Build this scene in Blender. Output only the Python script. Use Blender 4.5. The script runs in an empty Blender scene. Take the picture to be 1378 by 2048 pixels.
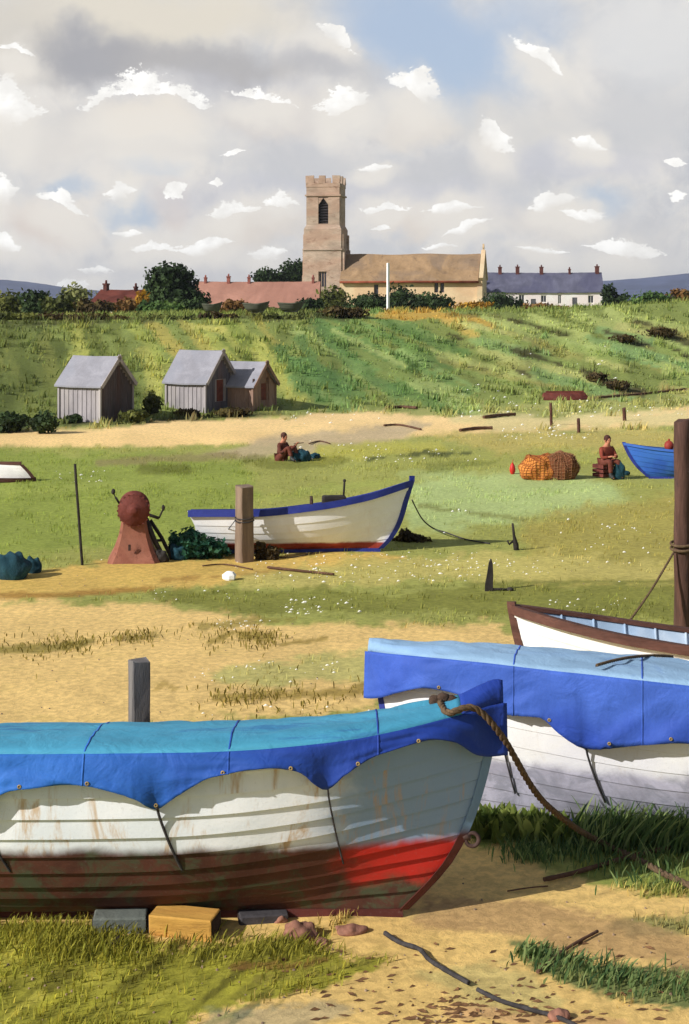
import bpy, bmesh, math, random
import numpy as np
from mathutils import Vector, Matrix, Euler

random.seed(7)
RNG = np.random.default_rng(11)
C = bpy.context.scene.collection
PI = math.pi

# ------------------------------------------------------------------ camera
F = 3000.0          # focal length in photograph pixels (1378 x 2048)
HZ = 590.0          # row of the horizon
EYE = 5.3           # eye height, metres
cam_d = bpy.data.cameras.new('camera')
cam = bpy.data.objects.new('camera', cam_d)
C.objects.link(cam)
cam.location = (0, 0, EYE)
cam.rotation_euler = (PI / 2, 0, 0)
cam_d.sensor_fit = 'VERTICAL'
cam_d.sensor_height = 36.0
cam_d.lens = 36.0 * F / 2048.0
cam_d.shift_y = -(1024.0 - HZ) / 2048.0
cam_d.clip_start = 0.1
cam_d.clip_end = 20000
bpy.context.scene.camera = cam

SUN = Vector((-0.75, -0.42, 0.51)).normalized()


def W(px, py, d):
    return Vector(((px - 689.0) / F * d, d, EYE - (py - HZ) / F * d))


# ------------------------------------------------------------------ numpy noise
def _hash(ix, iy, seed):
    h = (ix * 374761393 + iy * 668265263 + seed * 974711) & 0x7fffffff
    h = ((h ^ (h >> 13)) * 1274126177) & 0x7fffffff
    return ((h ^ (h >> 16)) & 0xffff) / 65535.0


def vnoise(x, y, seed=0):
    x = np.asarray(x, float); y = np.asarray(y, float)
    ix = np.floor(x).astype(np.int64); iy = np.floor(y).astype(np.int64)
    fx = x - ix; fy = y - iy
    fx = fx * fx * (3 - 2 * fx); fy = fy * fy * (3 - 2 * fy)
    a = _hash(ix, iy, seed); b = _hash(ix + 1, iy, seed)
    c = _hash(ix, iy + 1, seed); d = _hash(ix + 1, iy + 1, seed)
    return (a * (1 - fx) + b * fx) * (1 - fy) + (c * (1 - fx) + d * fx) * fy


def fbm(x, y, seed=0, octv=3):
    s = 0; a = 0.5; n = 0
    for k in range(octv):
        s = s + a * vnoise(x * 2 ** k, y * 2 ** k, seed + k * 17); n += a; a *= 0.5
    return s / n      # 0..1


def lin(c):
    return tuple(((v / 255.0) / 12.92) if v / 255.0 <= 0.04045 else (((v / 255.0) + 0.055) / 1.055) ** 2.4 for v in c)


# ------------------------------------------------------------------ terrain
FOOTX = [-400, 0, 600, 1000, 1378, 1800]
FOOTD = [55, 60, 67, 75, 82, 88]
CRX = [-400, 0, 300, 600, 1100, 1378, 1800]
CRY = [642, 640, 636, 628, 622, 604, 598]


def gz_np(x, y):
    x = np.asarray(x, float); y = np.asarray(y, float)
    yy = np.maximum(y, 8.0)
    px = 689 + x / yy * F
    df = np.interp(px, FOOTX, FOOTD)
    dc = df + 23.0
    zc = EYE - (np.interp(px, CRX, CRY) - HZ) / F * dc
    s = np.clip((y - df) / (dc - df), 0, 1)
    up = 0.35 * s + 0.65 * s * s * (3 - 2 * s)
    z = zc * up
    beyond = np.clip(y - dc, 0, None)
    z = z - np.minimum(beyond, 130) * 0.008 - np.clip(beyond - 150, 0, 400) * 0.02
    und = (fbm(x * 0.45, y * 0.45, 3) - 0.5) * 0.09 + (fbm(x * 0.1, y * 0.1, 5) - 0.5) * 0.25 * np.clip((y - 16) / 20, 0, 1)
    und = und + (fbm(x * 0.5, y * 0.12, 9) - 0.5) * 0.5 * np.clip(s * (1 - s) * 4, 0, 1)
    z = z + und * np.clip((y - 2) / 6, 0, 1)
    return z


def _h1(ix, iy, seed):
    h = (ix * 374761393 + iy * 668265263 + seed * 974711) & 0x7fffffff
    h = ((h ^ (h >> 13)) * 1274126177) & 0x7fffffff
    return ((h ^ (h >> 16)) & 0xffff) / 65535.0


def _vn1(x, y, seed):
    ix = math.floor(x); iy = math.floor(y); fx = x - ix; fy = y - iy
    fx = fx * fx * (3 - 2 * fx); fy = fy * fy * (3 - 2 * fy)
    a = _h1(ix, iy, seed); b = _h1(ix + 1, iy, seed); c = _h1(ix, iy + 1, seed); d = _h1(ix + 1, iy + 1, seed)
    return (a * (1 - fx) + b * fx) * (1 - fy) + (c * (1 - fx) + d * fx) * fy


def _fb1(x, y, seed):
    return (.5 * _vn1(x, y, seed) + .25 * _vn1(x * 2, y * 2, seed + 17) + .125 * _vn1(x * 4, y * 4, seed + 34)) / .875


def _in1(v, X, Y):
    if v <= X[0]: return Y[0]
    for i in range(1, len(X)):
        if v <= X[i]: return Y[i - 1] + (Y[i] - Y[i - 1]) * (v - X[i - 1]) / (X[i] - X[i - 1])
    return Y[-1]


def gz(x, y):
    """the same height as gz_np for a single point"""
    x = float(x); y = float(y); yy = max(y, 8.0); px = 689 + x / yy * F
    df = _in1(px, FOOTX, FOOTD); dc = df + 23.0
    zc = EYE - (_in1(px, CRX, CRY) - HZ) / F * dc
    s = min(max((y - df) / (dc - df), 0), 1)
    z = zc * (0.35 * s + 0.65 * s * s * (3 - 2 * s))
    be = max(y - dc, 0)
    z -= min(be, 130) * 0.008 + min(max(be - 150, 0), 400) * 0.02
    u = (_fb1(x * 0.45, y * 0.45, 3) - .5) * .09 + (_fb1(x * .1, y * .1, 5) - .5) * .25 * min(max((y - 16) / 20, 0), 1)
    u += (_fb1(x * .5, y * .12, 9) - .5) * .5 * min(max(s * (1 - s) * 4, 0), 1)
    return z + u * min(max((y - 2) / 6, 0), 1)


def GP(px, py, lift=0.0):
    """the point of the ground seen at a place of the photograph"""
    d = max((EYE - .35) * F / max(py - HZ, 8.0) * .98, 6.0) if py > 870 else 50.0
    while d < 400:
        p = W(px, py, d)
        if p.z < gz(p.x, p.y):
            lo, hi = d - max(.25, d * .01), d
            for _ in range(14):
                m = (lo + hi) / 2
                q = W(px, py, m)
                if q.z < gz(q.x, q.y): hi = m
                else: lo = m
            q = W(px, py, hi)
            return Vector((q.x, q.y, gz(q.x, q.y) + lift))
        d += max(.25, d * .01)
    return W(px, py, 120)


# ------------------------------------------------------------------ ground colour (plants, sand, soil, painted bow shadow)
def sdpoly(px, py, pts):
    d = np.full(px.shape, 1e9); inside = np.zeros(px.shape, bool)
    n = len(pts)
    for i in range(n):
        x0, y0 = pts[i]; x1, y1 = pts[(i + 1) % n]
        ex, ey = x1 - x0, y1 - y0
        wx, wy = px - x0, py - y0
        t = np.clip((wx * ex + wy * ey) / (ex * ex + ey * ey + 1e-9), 0, 1)
        d = np.minimum(d, np.hypot(wx - ex * t, wy - ey * t))
        c = ((y0 <= py) & (y1 > py)) | ((y1 <= py) & (y0 > py))
        with np.errstate(divide='ignore', invalid='ignore'):
            xi = x0 + (py - y0) / (y1 - y0 + 1e-12) * ex
        inside ^= c & (px < xi)
    return np.where(inside, -d, d)


def sdline(px, py, pts, asp=1.0):
    d = np.full(px.shape, 1e9)
    for (x0, y0), (x1, y1) in zip(pts[:-1], pts[1:]):
        ex, ey = x1 - x0, y1 - y0
        wx, wy = px - x0, py - y0
        t = np.clip((wx * ex + wy * ey) / (ex * ex + ey * ey + 1e-9), 0, 1)
        d = np.minimum(d, np.hypot(wx - ex * t, (wy - ey * t) * asp))
    return d


OPS = []       # (kind, pts, width, colour, alpha, soft, rag, grassiness)


def poly(pts, col, a=1.0, soft=14, rag=16, g=None): OPS.append(('p', pts, 0, col, a, soft, rag, g))
def stroke(pts, w, col, a=0.85, soft=8, rag=8, g=None): OPS.append(('s', pts, w, col, a, soft, rag, g))


BASE_FIELD = (150, 152, 80)
# the slope
poly([(-600, 560), (2000, 560), (2000, 790), (1378, 790), (1000, 808), (600, 828), (0, 862), (-600, 880)], (122, 134, 62), 1, 10, 10, 1)
rs = random.Random(3)
for i in range(230):
    x = rs.uniform(-250, 1550); y = rs.uniform(625, 775)
    if x < 260: cs = [(86, 98, 40), (104, 114, 48), (76, 88, 36), (122, 128, 54), (140, 142, 62)]; dv = (0.22, 1.0)
    elif x < 560: cs = [(142, 148, 62), (118, 130, 52), (158, 158, 70), (104, 116, 46), (150, 140, 60)]; dv = (0.5, 1.0)
    elif x < 860: cs = [(98, 130, 66), (122, 146, 78), (90, 118, 56), (140, 155, 84), (112, 128, 60)]; dv = (0.85, 0.7)
    else: cs = [(148, 158, 84), (160, 162, 90), (124, 140, 66), (118, 146, 84), (140, 138, 70)]; dv = (1.0, 0.42)
    L = rs.uniform(70, 190)
    stroke([(x, y), (x + dv[0] * L, y + dv[1] * L * 0.6)], rs.uniform(5, 17), tuple(min(255, int(v * 1.07)) for v in rs.choice(cs)), rs.uniform(.6, 1.0), 4, 7, 1)
for pts in ([(600, 680), (640, 740), (680, 790)], [(640, 660), (720, 740), (800, 790)], [(560, 700), (600, 760), (640, 800)]):
    stroke(pts, 16, (84, 120, 60), .7, 8, 12, 1)
stroke([(150, 650), (165, 700), (150, 760)], 12, (158, 160, 68), .8)
stroke([(285, 700), (310, 760), (300, 820)], 14, (172, 172, 78), .85)
stroke([(380, 650), (440, 660)], 10, (178, 172, 80), .8)
stroke([(760, 634), (860, 630), (960, 640), (985, 655)], 9, (186, 148, 52), .9, 6, 8, 1)
stroke([(890, 640), (950, 670)], 10, (184, 150, 60), .7)
stroke([(700, 628), (760, 632)], 6, (160, 150, 60), .8)
for pts, w in (([(1215, 664), (1255, 676), (1292, 694)], 7), ([(1275, 642), (1320, 660), (1385, 690)], 9), ([(1165, 742), (1205, 764), (1240, 772), (1285, 783)], 12),
               ([(1350, 700), (1400, 718)], 6), ([(1010, 730), (1060, 752)], 4), ([(860, 655), (905, 668), (960, 705)], 3), ([(1080, 655), (1130, 672)], 5),
               ([(1000, 690), (1080, 715), (1150, 740)], 5), ([(1020, 640), (1080, 655)], 4)):
    stroke(pts, w, (66, 58, 36), .85, 4, 9, .6)
stroke([(0, 845), (60, 858), (110, 862)], 10, (52, 60, 30), .8)
stroke([(120, 846), (240, 850), (330, 842), (470, 832), (560, 826)], 7, (60, 58, 34), .75)
stroke([(-300, 648), (0, 646), (200, 642), (400, 638), (620, 634), (720, 630)], 7, (70, 70, 38), .75, 8, 14, 1)
stroke([(900, 630), (1000, 634)], 4, (96, 90, 44), .6, 6, 10, 1)
poly([(-600, 650), (60, 650), (150, 700), (130, 850), (-600, 880)], (88, 98, 44), .6, 30, 30, 1)
stroke([(180, 660), (230, 730), (300, 800)], 9, (96, 104, 42), .7, 6, 10, 1)
# the sandy track
poly([(-600, 880), (0, 864), (200, 853), (400, 843), (600, 831), (760, 824), (850, 834), (1000, 838), (1150, 836), (1378, 815), (2000, 800), (2000, 840),
      (1378, 850), (1100, 864), (900, 870), (700, 885), (500, 890), (300, 893), (0, 895), (-600, 900)], (226, 192, 130), 1, 6, 8, .03)
poly([(560, 870), (760, 850), (860, 850), (820, 875), (640, 905), (480, 915), (400, 910)], (176, 158, 126), .85, 14, 10, .05)
poly([(900, 838), (1378, 822), (2000, 810), (2000, 848), (1378, 848), (1000, 866)], (200, 186, 126), .8, 10, 14, .25)
stroke([(1150, 800), (1250, 790), (1378, 778)], 3, (120, 90, 56), .7, 3, 5)
# the green
poly([(-600, 905), (0, 898), (300, 905), (480, 925), (520, 1000), (420, 1090), (0, 1110), (-600, 1130)], (134, 146, 66), .95, 25, 20, 1)
poly([(820, 870), (1378, 855), (2000, 850), (2000, 905), (1378, 900), (1000, 905)], (176, 162, 90), .9, 18, 16, .6)
poly([(640, 890), (880, 880), (900, 905), (620, 925)], (168, 164, 76), .9, 12, 10, .8)
poly([(800, 960), (1060, 935), (1220, 960), (1260, 1000), (1000, 1055), (820, 1060)], (164, 180, 118), .9, 35, 25, .9)
poly([(1050, 1040), (1400, 990), (2000, 980), (2000, 1190), (1040, 1190)], (158, 147, 76), .9, 40, 30, .7)
stroke([(290, 938), (370, 940)], 12, (92, 96, 34), .7, 8, 12, 1)
stroke([(200, 925), (330, 918), (470, 910)], 9, (134, 120, 82), .7, 8, 10, .5)
stroke([(500, 922), (600, 930), (690, 918)], 10, (98, 102, 38), .6, 8, 14, 1)
stroke([(740, 918), (830, 908), (940, 906)], 6, (52, 62, 38), .8, 4, 12, 1)
stroke([(860, 935), (990, 925)], 9, (112, 118, 52), .6, 8, 14, 1)
stroke([(840, 1010), (900, 1020), (1050, 1040)], 4, (116, 118, 62), .7, 4, 8, 1)
stroke([(540, 1000), (700, 970), (820, 962)], 8, (150, 158, 78), .7, 8, 14, 1)
stroke([(20, 985), (330, 960)], 12, (146, 156, 74), .6, 14, 18, 1)
poly([(-600, 1155), (0, 1152), (150, 1128), (330, 1120), (600, 1112), (790, 1106), (820, 1118), (560, 1150), (420, 1172), (250, 1180), (0, 1200), (-600, 1205)], (204, 170, 92), .95, 9, 12, .08)
stroke([(-100, 1194), (120, 1190), (300, 1178)], 7, (150, 112, 52), .8, 6, 8, .2)
stroke([(330, 1160), (480, 1150), (560, 1140)], 5, (150, 112, 56), .6, 5, 10, .2)
poly([(480, 1150), (700, 1120), (1100, 1110), (1378, 1130), (1378, 1165), (800, 1168), (480, 1185)], (182, 170, 98), .85, 16, 20, .4)
poly([(300, 1186), (520, 1176), (800, 1182), (1000, 1172), (1240, 1168), (2000, 1160), (2000, 1240), (1040, 1240), (860, 1215), (660, 1225), (420, 1225), (330, 1205)], (124, 126, 58), .9, 8, 16, .9)
stroke([(800, 1176), (1030, 1164), (1378, 1162)], 5, (112, 116, 52), .7, 4, 6, 1)
poly([(-600, 1206), (200, 1204), (360, 1212), (520, 1245), (760, 1250), (1000, 1245), (1040, 1290), (760, 1330), (750, 1420), (0, 1470), (-600, 1500)], (222, 188, 122), .95, 14, 16, .03)
stroke([(-80, 1300), (40, 1300), (110, 1296), (180, 1284)], 10, (120, 112, 46), .75, 6, 10, .7)
stroke([(235, 1280), (310, 1270)], 7, (130, 118, 58), .65, 6, 10, .6)
stroke([(420, 1284), (470, 1264), (540, 1276)], 9, (136, 118, 44), .7, 5, 10, .7)
stroke([(400, 1252), (500, 1245), (585, 1240)], 8, (128, 118, 52), .7, 6, 10, .7)
stroke([(560, 1290), (650, 1278)], 6, (136, 118, 48), .7, 4, 8, .6)
poly([(400, 1350), (520, 1325), (740, 1300), (740, 1360), (560, 1372), (430, 1368)], (176, 172, 104), .85, 14, 14, .5)
stroke([(440, 1395), (560, 1392), (700, 1382), (745, 1372)], 13, (140, 120, 52), .75, 6, 12, .6)
stroke([(310, 1380), (330, 1366), (345, 1376)], 6, (150, 126, 62), .6, 4, 6, .5)
# close ground
poly([(-600, 1500), (2000, 1400), (2000, 2300), (-600, 2300)], (216, 182, 112), 1, 30, 20, .05)
poly([(990, 1600), (1500, 1560), (2000, 1560), (2000, 1800), (1378, 1792), (1240, 1782), (1130, 1752), (1050, 1715), (1020, 1690), (960, 1690), (930, 1640)], (122, 134, 62), .95, 14, 18, 1)
poly([(1040, 1700), (1130, 1700), (1180, 1750), (1100, 1750)], (150, 152, 82), .8, 14, 14, .6)
poly([(-600, 1845), (120, 1850), (300, 1882), (430, 1890), (560, 1880), (640, 1905), (760, 1925), (700, 1960), (560, 2000), (380, 2040), (300, 2200), (-600, 2200)], (146, 142, 52), 1, 14, 22, 1)
for i in range(60):
    x = rs.uniform(-60, 620); y = rs.uniform(1880, 2070)
    L = rs.uniform(40, 110)
    stroke([(x, y), (x + L, y - L * 0.75)], rs.uniform(5, 14), rs.choice([(106, 104, 36), (168, 164, 56), (120, 118, 42), (178, 170, 70), (92, 88, 34)]), rs.uniform(.4, .8), 5, 8, 1)
stroke([(470, 1930), (560, 1935), (650, 1920)], 9, (120, 84, 48), .7, 6, 12, .3)
stroke([(520, 1960), (640, 1945), (730, 1920)], 10, (130, 122, 54), .7, 6, 12, .7)
poly([(1020, 1878), (1100, 1890), (1200, 1930), (1400, 1945), (2000, 1960), (2000, 2040), (1378, 2030), (1230, 1995), (1120, 1965), (1050, 1925)], (92, 112, 66), .9, 12, 18, 1)
poly([(1190, 1850), (1300, 1832), (1400, 1835), (1400, 1868), (1260, 1872)], (118, 126, 74), .8, 12, 14, .8)
poly([(820, 1940), (1020, 1930), (1130, 2000), (1080, 2048), (900, 1990)], (170, 166, 108), .5, 25, 20, .3)
poly([(420, 2020), (620, 1995), (700, 2020), (560, 2080), (380, 2090)], (128, 134, 126), .45, 24, 20, .15)
stroke([(900, 2020), (1060, 2040), (1240, 2050)], 14, (196, 150, 110), .6, 16, 16, .05)
poly([(850, 1790), (1100, 1800), (1250, 1840), (1400, 1880), (1400, 1940), (1200, 1915), (1000, 1870), (820, 1850)], (168, 134, 94), .7, 20, 16, .05)  # bow's cast shadow painted onto the sand as a brown band


def wash(x, y):
    """colour (linear) and grassiness of the ground at world points"""
    x = np.asarray(x, float); y = np.asarray(y, float)
    z = gz_np(x, y)
    yy = np.maximum(y, 4.0)
    px = 689 + x / yy * F
    py = HZ + (EYE - z) / yy * F
    py = np.where(y < 4.0, 2400.0, py)
    w = fbm(px / 46, py / 16, 21, 4) - 0.5
    w2 = fbm(px / 12, py / 5, 33, 2) - 0.5
    col = np.tile(np.array(lin(BASE_FIELD)), (len(x), 1)).astype(float)
    g = np.full(len(x), 0.85)
    far = y > 120
    for kind, pts, wd, c, a, soft, rag, gr in OPS:
        xs = [p[0] for p in pts]; ys = [p[1] for p in pts]
        m = wd + soft + rag + 4
        sel = (px > min(xs) - m) & (px < max(xs) + m) & (py > min(ys) - m) & (py < max(ys) + m)
        if not sel.any(): continue
        ppx, ppy = px[sel], py[sel]
        sd = sdpoly(ppx, ppy, pts) if kind == 'p' else sdline(ppx, ppy, pts, 1.4) - wd
        sd = sd + w[sel] * rag * 2.2 + w2[sel] * rag * 0.9
        al = np.clip(0.5 - sd / soft, 0, 1); al = al * al * (3 - 2 * al) * a
        cc = np.array(lin(c))
        col[sel] = col[sel] * (1 - al[:, None]) + cc[None, :] * al[:, None]
        if gr is not None: g[sel] = g[sel] * (1 - al) + gr * al
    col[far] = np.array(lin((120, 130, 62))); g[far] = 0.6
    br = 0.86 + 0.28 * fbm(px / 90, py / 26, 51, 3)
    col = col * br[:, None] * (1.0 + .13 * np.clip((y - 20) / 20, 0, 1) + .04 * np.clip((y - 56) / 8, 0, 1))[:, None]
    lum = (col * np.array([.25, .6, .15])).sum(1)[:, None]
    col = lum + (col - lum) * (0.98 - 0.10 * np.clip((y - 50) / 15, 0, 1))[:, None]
    return col, g


# ------------------------------------------------------------------ materials
def new_mat(name):
    m = bpy.data.materials.new(name); m.use_nodes = True
    nt = m.node_tree
    b = nt.nodes['Principled BSDF']
    return m, nt, b


def mixc(nt, fac, a, b, blend='MIX'):
    n = nt.nodes.new('ShaderNodeMix'); n.data_type = 'RGBA'; n.blend_type = blend
    for sock, v in ((n.inputs[0], fac), (n.inputs[6], a), (n.inputs[7], b)):
        if isinstance(v, (int, float)): sock.default_value = v
        elif isinstance(v, tuple): sock.default_value = (*v, 1) if len(v) == 3 else v
        else: nt.links.new(v, sock)
    return n.outputs[2]


def noise(nt, vec, scale, detail=4, rough=0.6, dist=0.0):
    n = nt.nodes.new('ShaderNodeTexNoise')
    n.inputs['Scale'].default_value = scale; n.inputs['Detail'].default_value = detail
    n.inputs['Roughness'].default_value = rough; n.inputs['Distortion'].default_value = dist
    if vec is not None: nt.links.new(vec, n.inputs['Vector'])
    return n.outputs['Fac']


def ramp(nt, fac, lo, hi, smooth=True):
    n = nt.nodes.new('ShaderNodeMapRange')
    n.interpolation_type = 'SMOOTHSTEP' if smooth else 'LINEAR'
    n.inputs[1].default_value = lo; n.inputs[2].default_value = hi
    nt.links.new(fac, n.inputs[0])
    return n.outputs[0]


def mathn(nt, op, a, b=0.0):
    n = nt.nodes.new('ShaderNodeMath'); n.operation = op
    for s, v in ((n.inputs[0], a), (n.inputs[1], b)):
        if isinstance(v, (int, float)): s.default_value = v
        else: nt.links.new(v, s)
    return n.outputs[0]


def objvec(nt, scale=(1, 1, 1)):
    t = nt.nodes.new('ShaderNodeTexCoord')
    mp = nt.nodes.new('ShaderNodeMapping'); mp.inputs['Scale'].default_value = scale
    nt.links.new(t.outputs['Object'], mp.inputs['Vector'])
    return mp.outputs['Vector'], t


def bump(nt, b, h, strength=0.3, dist=0.02):
    n = nt.nodes.new('ShaderNodeBump'); n.inputs['Strength'].default_value = strength; n.inputs['Distance'].default_value = dist
    nt.links.new(h, n.inputs['Height']); nt.links.new(n.outputs['Normal'], b.inputs['Normal'])


def paint(name, col, var=0.25, scale=3.0, rough=0.7, stretch=(1, 1, 1), spots=None, spot_amt=0.0, bmp=0.25, bdist=0.02, crease=0.0, xgrad=None, fine=40.0, tint=None, tint_amt=0.0, spec=0.3):
    """worn paint / wood / cloth: broad blotches, fine grain, optional stains of another colour"""
    m, nt, b = new_mat(name)
    c = lin(col)
    v, t = objvec(nt, stretch)
    n1 = noise(nt, v, scale, 5, 0.62, 0.6); n2 = noise(nt, v, fine, 4, 0.7)
    dark = tuple(x * (1 - var) for x in c); lite = tuple(min(x * (1 + var) + 0.01, 0.85) for x in c)
    k = mixc(nt, ramp(nt, n1, 0.3, 0.7), dark, lite)
    k = mixc(nt, mathn(nt, 'MULTIPLY', ramp(nt, n2, 0.42, 0.62), 0.35 * min(1, var * 3)), k, tuple(x * 0.6 for x in c))
    if tint is not None:
        n4 = noise(nt, v, scale * 0.45, 3, 0.5, 0.8)
        k = mixc(nt, mathn(nt, 'MULTIPLY', ramp(nt, n4, 0.42, 0.62), tint_amt), k, lin(tint))
    if xgrad is not None:
        sx = nt.nodes.new('ShaderNodeSeparateXYZ'); nt.links.new(v, sx.inputs[0])
        q = mathn(nt, 'ADD', sx.outputs[0], mathn(nt, 'MULTIPLY', mathn(nt, 'SUBTRACT', n1, .5), 1.6))
        k = mixc(nt, mathn(nt, 'MULTIPLY', ramp(nt, q, xgrad[0], xgrad[1]), .9), k, lin(xgrad[2]))
    if spots is not None:
        n3 = noise(nt, v, scale * 1.9, 6, 0.7, 0.4)
        k = mixc(nt, mathn(nt, 'MULTIPLY', ramp(nt, n3, 0.56, 0.66), spot_amt), k, lin(spots))
    nt.links.new(k, b.inputs['Base Color'])
    b.inputs['Roughness'].default_value = rough
    b.inputs['Specular IOR Level'].default_value = spec
    if crease:
        v3, _ = objvec(nt, (1, 1, 1))
        c1 = noise(nt, v3, 2.6, 3, .55, 2.2); c2 = noise(nt, v3, 7.5, 4, .6, 1.6)
        h = mathn(nt, 'ADD', mathn(nt, 'MULTIPLY', n2, .05), mathn(nt, 'ADD', mathn(nt, 'MULTIPLY', c1, 1.0), mathn(nt, 'MULTIPLY', c2, .35)))
        bump(nt, b, h, 1.0, crease)
    elif bmp: bump(nt, b, n2, bmp, bdist)
    return m


def leafmat(name, c1, c2, c3, transl=0.25):
    """leaves: each leaf or blade takes its tone from the 'var' attribute"""
    m, nt, b = new_mat(name)
    a = nt.nodes.new('ShaderNodeAttribute'); a.attribute_name = 'var'
    r = nt.nodes.new('ShaderNodeValToRGB')
    r.color_ramp.elements[0].position = 0.0; r.color_ramp.elements[0].color = (*lin(c1), 1)
    r.color_ramp.elements[1].position = 1.0; r.color_ramp.elements[1].color = (*lin(c3), 1)
    e = r.color_ramp.elements.new(0.5); e.color = (*lin(c2), 1)
    nt.links.new(a.outputs['Fac'], r.inputs[0])
    nt.links.new(r.outputs[0], b.inputs['Base Color'])
    b.inputs['Roughness'].default_value = 0.75; b.inputs['Specular IOR Level'].default_value = 0.15
    tr = nt.nodes.new('ShaderNodeBsdfTranslucent'); nt.links.new(r.outputs[0], tr.inputs['Color'])
    mx = nt.nodes.new('ShaderNodeMixShader'); mx.inputs[0].default_value = transl
    nt.links.new(b.outputs[0], mx.inputs[1]); nt.links.new(tr.outputs[0], mx.inputs[2])
    nt.links.new(mx.outputs[0], nt.nodes['Material Output'].inputs['Surface'])
    return m


def colattr_mat(name, attr, transl=0.0, grain=True):
    m, nt, b = new_mat(name)
    a = nt.nodes.new('ShaderNodeAttribute'); a.attribute_name = attr
    k = a.outputs['Color']
    b.inputs['Roughness'].default_value = 0.9; b.inputs['Specular IOR Level'].default_value = 0.1
    if grain:
        g = nt.nodes.new('ShaderNodeNewGeometry')
        n1 = noise(nt, g.outputs['Position'], 9.0, 6, 0.7, 0.4)
        n2 = noise(nt, g.outputs['Position'], 1.3, 5, 0.65, 0.6)
        n3 = noise(nt, g.outputs['Position'], 60.0, 4, 0.7)
        k = mixc(nt, mathn(nt, 'MULTIPLY', ramp(nt, n1, 0.35, 0.65), 1.0), mixc(nt, 1.0, k, (0.80, 0.79, 0.76), 'MULTIPLY'), mixc(nt, 1.0, k, (1.16, 1.14, 1.08), 'MULTIPLY'))
        k = mixc(nt, mathn(nt, 'MULTIPLY', ramp(nt, n2, 0.5, 0.72), 0.35), k, mixc(nt, 1.0, k, (0.72, 0.78, 0.62), 'MULTIPLY'))
        k = mixc(nt, mathn(nt, 'MULTIPLY', ramp(nt, n3, 0.55, 0.7), 0.4), k, mixc(nt, 1.0, k, (0.6, 0.58, 0.55), 'MULTIPLY'))
        h = mathn(nt, 'ADD', n1, mathn(nt, 'MULTIPLY', n3, 0.35))
        bump(nt, b, h, 0.4, 0.035)
    nt.links.new(k, b.inputs['Base Color'])
    if transl:
        tr = nt.nodes.new('ShaderNodeBsdfTranslucent'); nt.links.new(k, tr.inputs['Color'])
        mx = nt.nodes.new('ShaderNodeMixShader'); mx.inputs[0].default_value = transl
        nt.links.new(b.outputs[0], mx.inputs[1]); nt.links.new(tr.outputs[0], mx.inputs[2])
        nt.links.new(mx.outputs[0], nt.nodes['Material Output'].inputs['Surface'])
    return m


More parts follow.
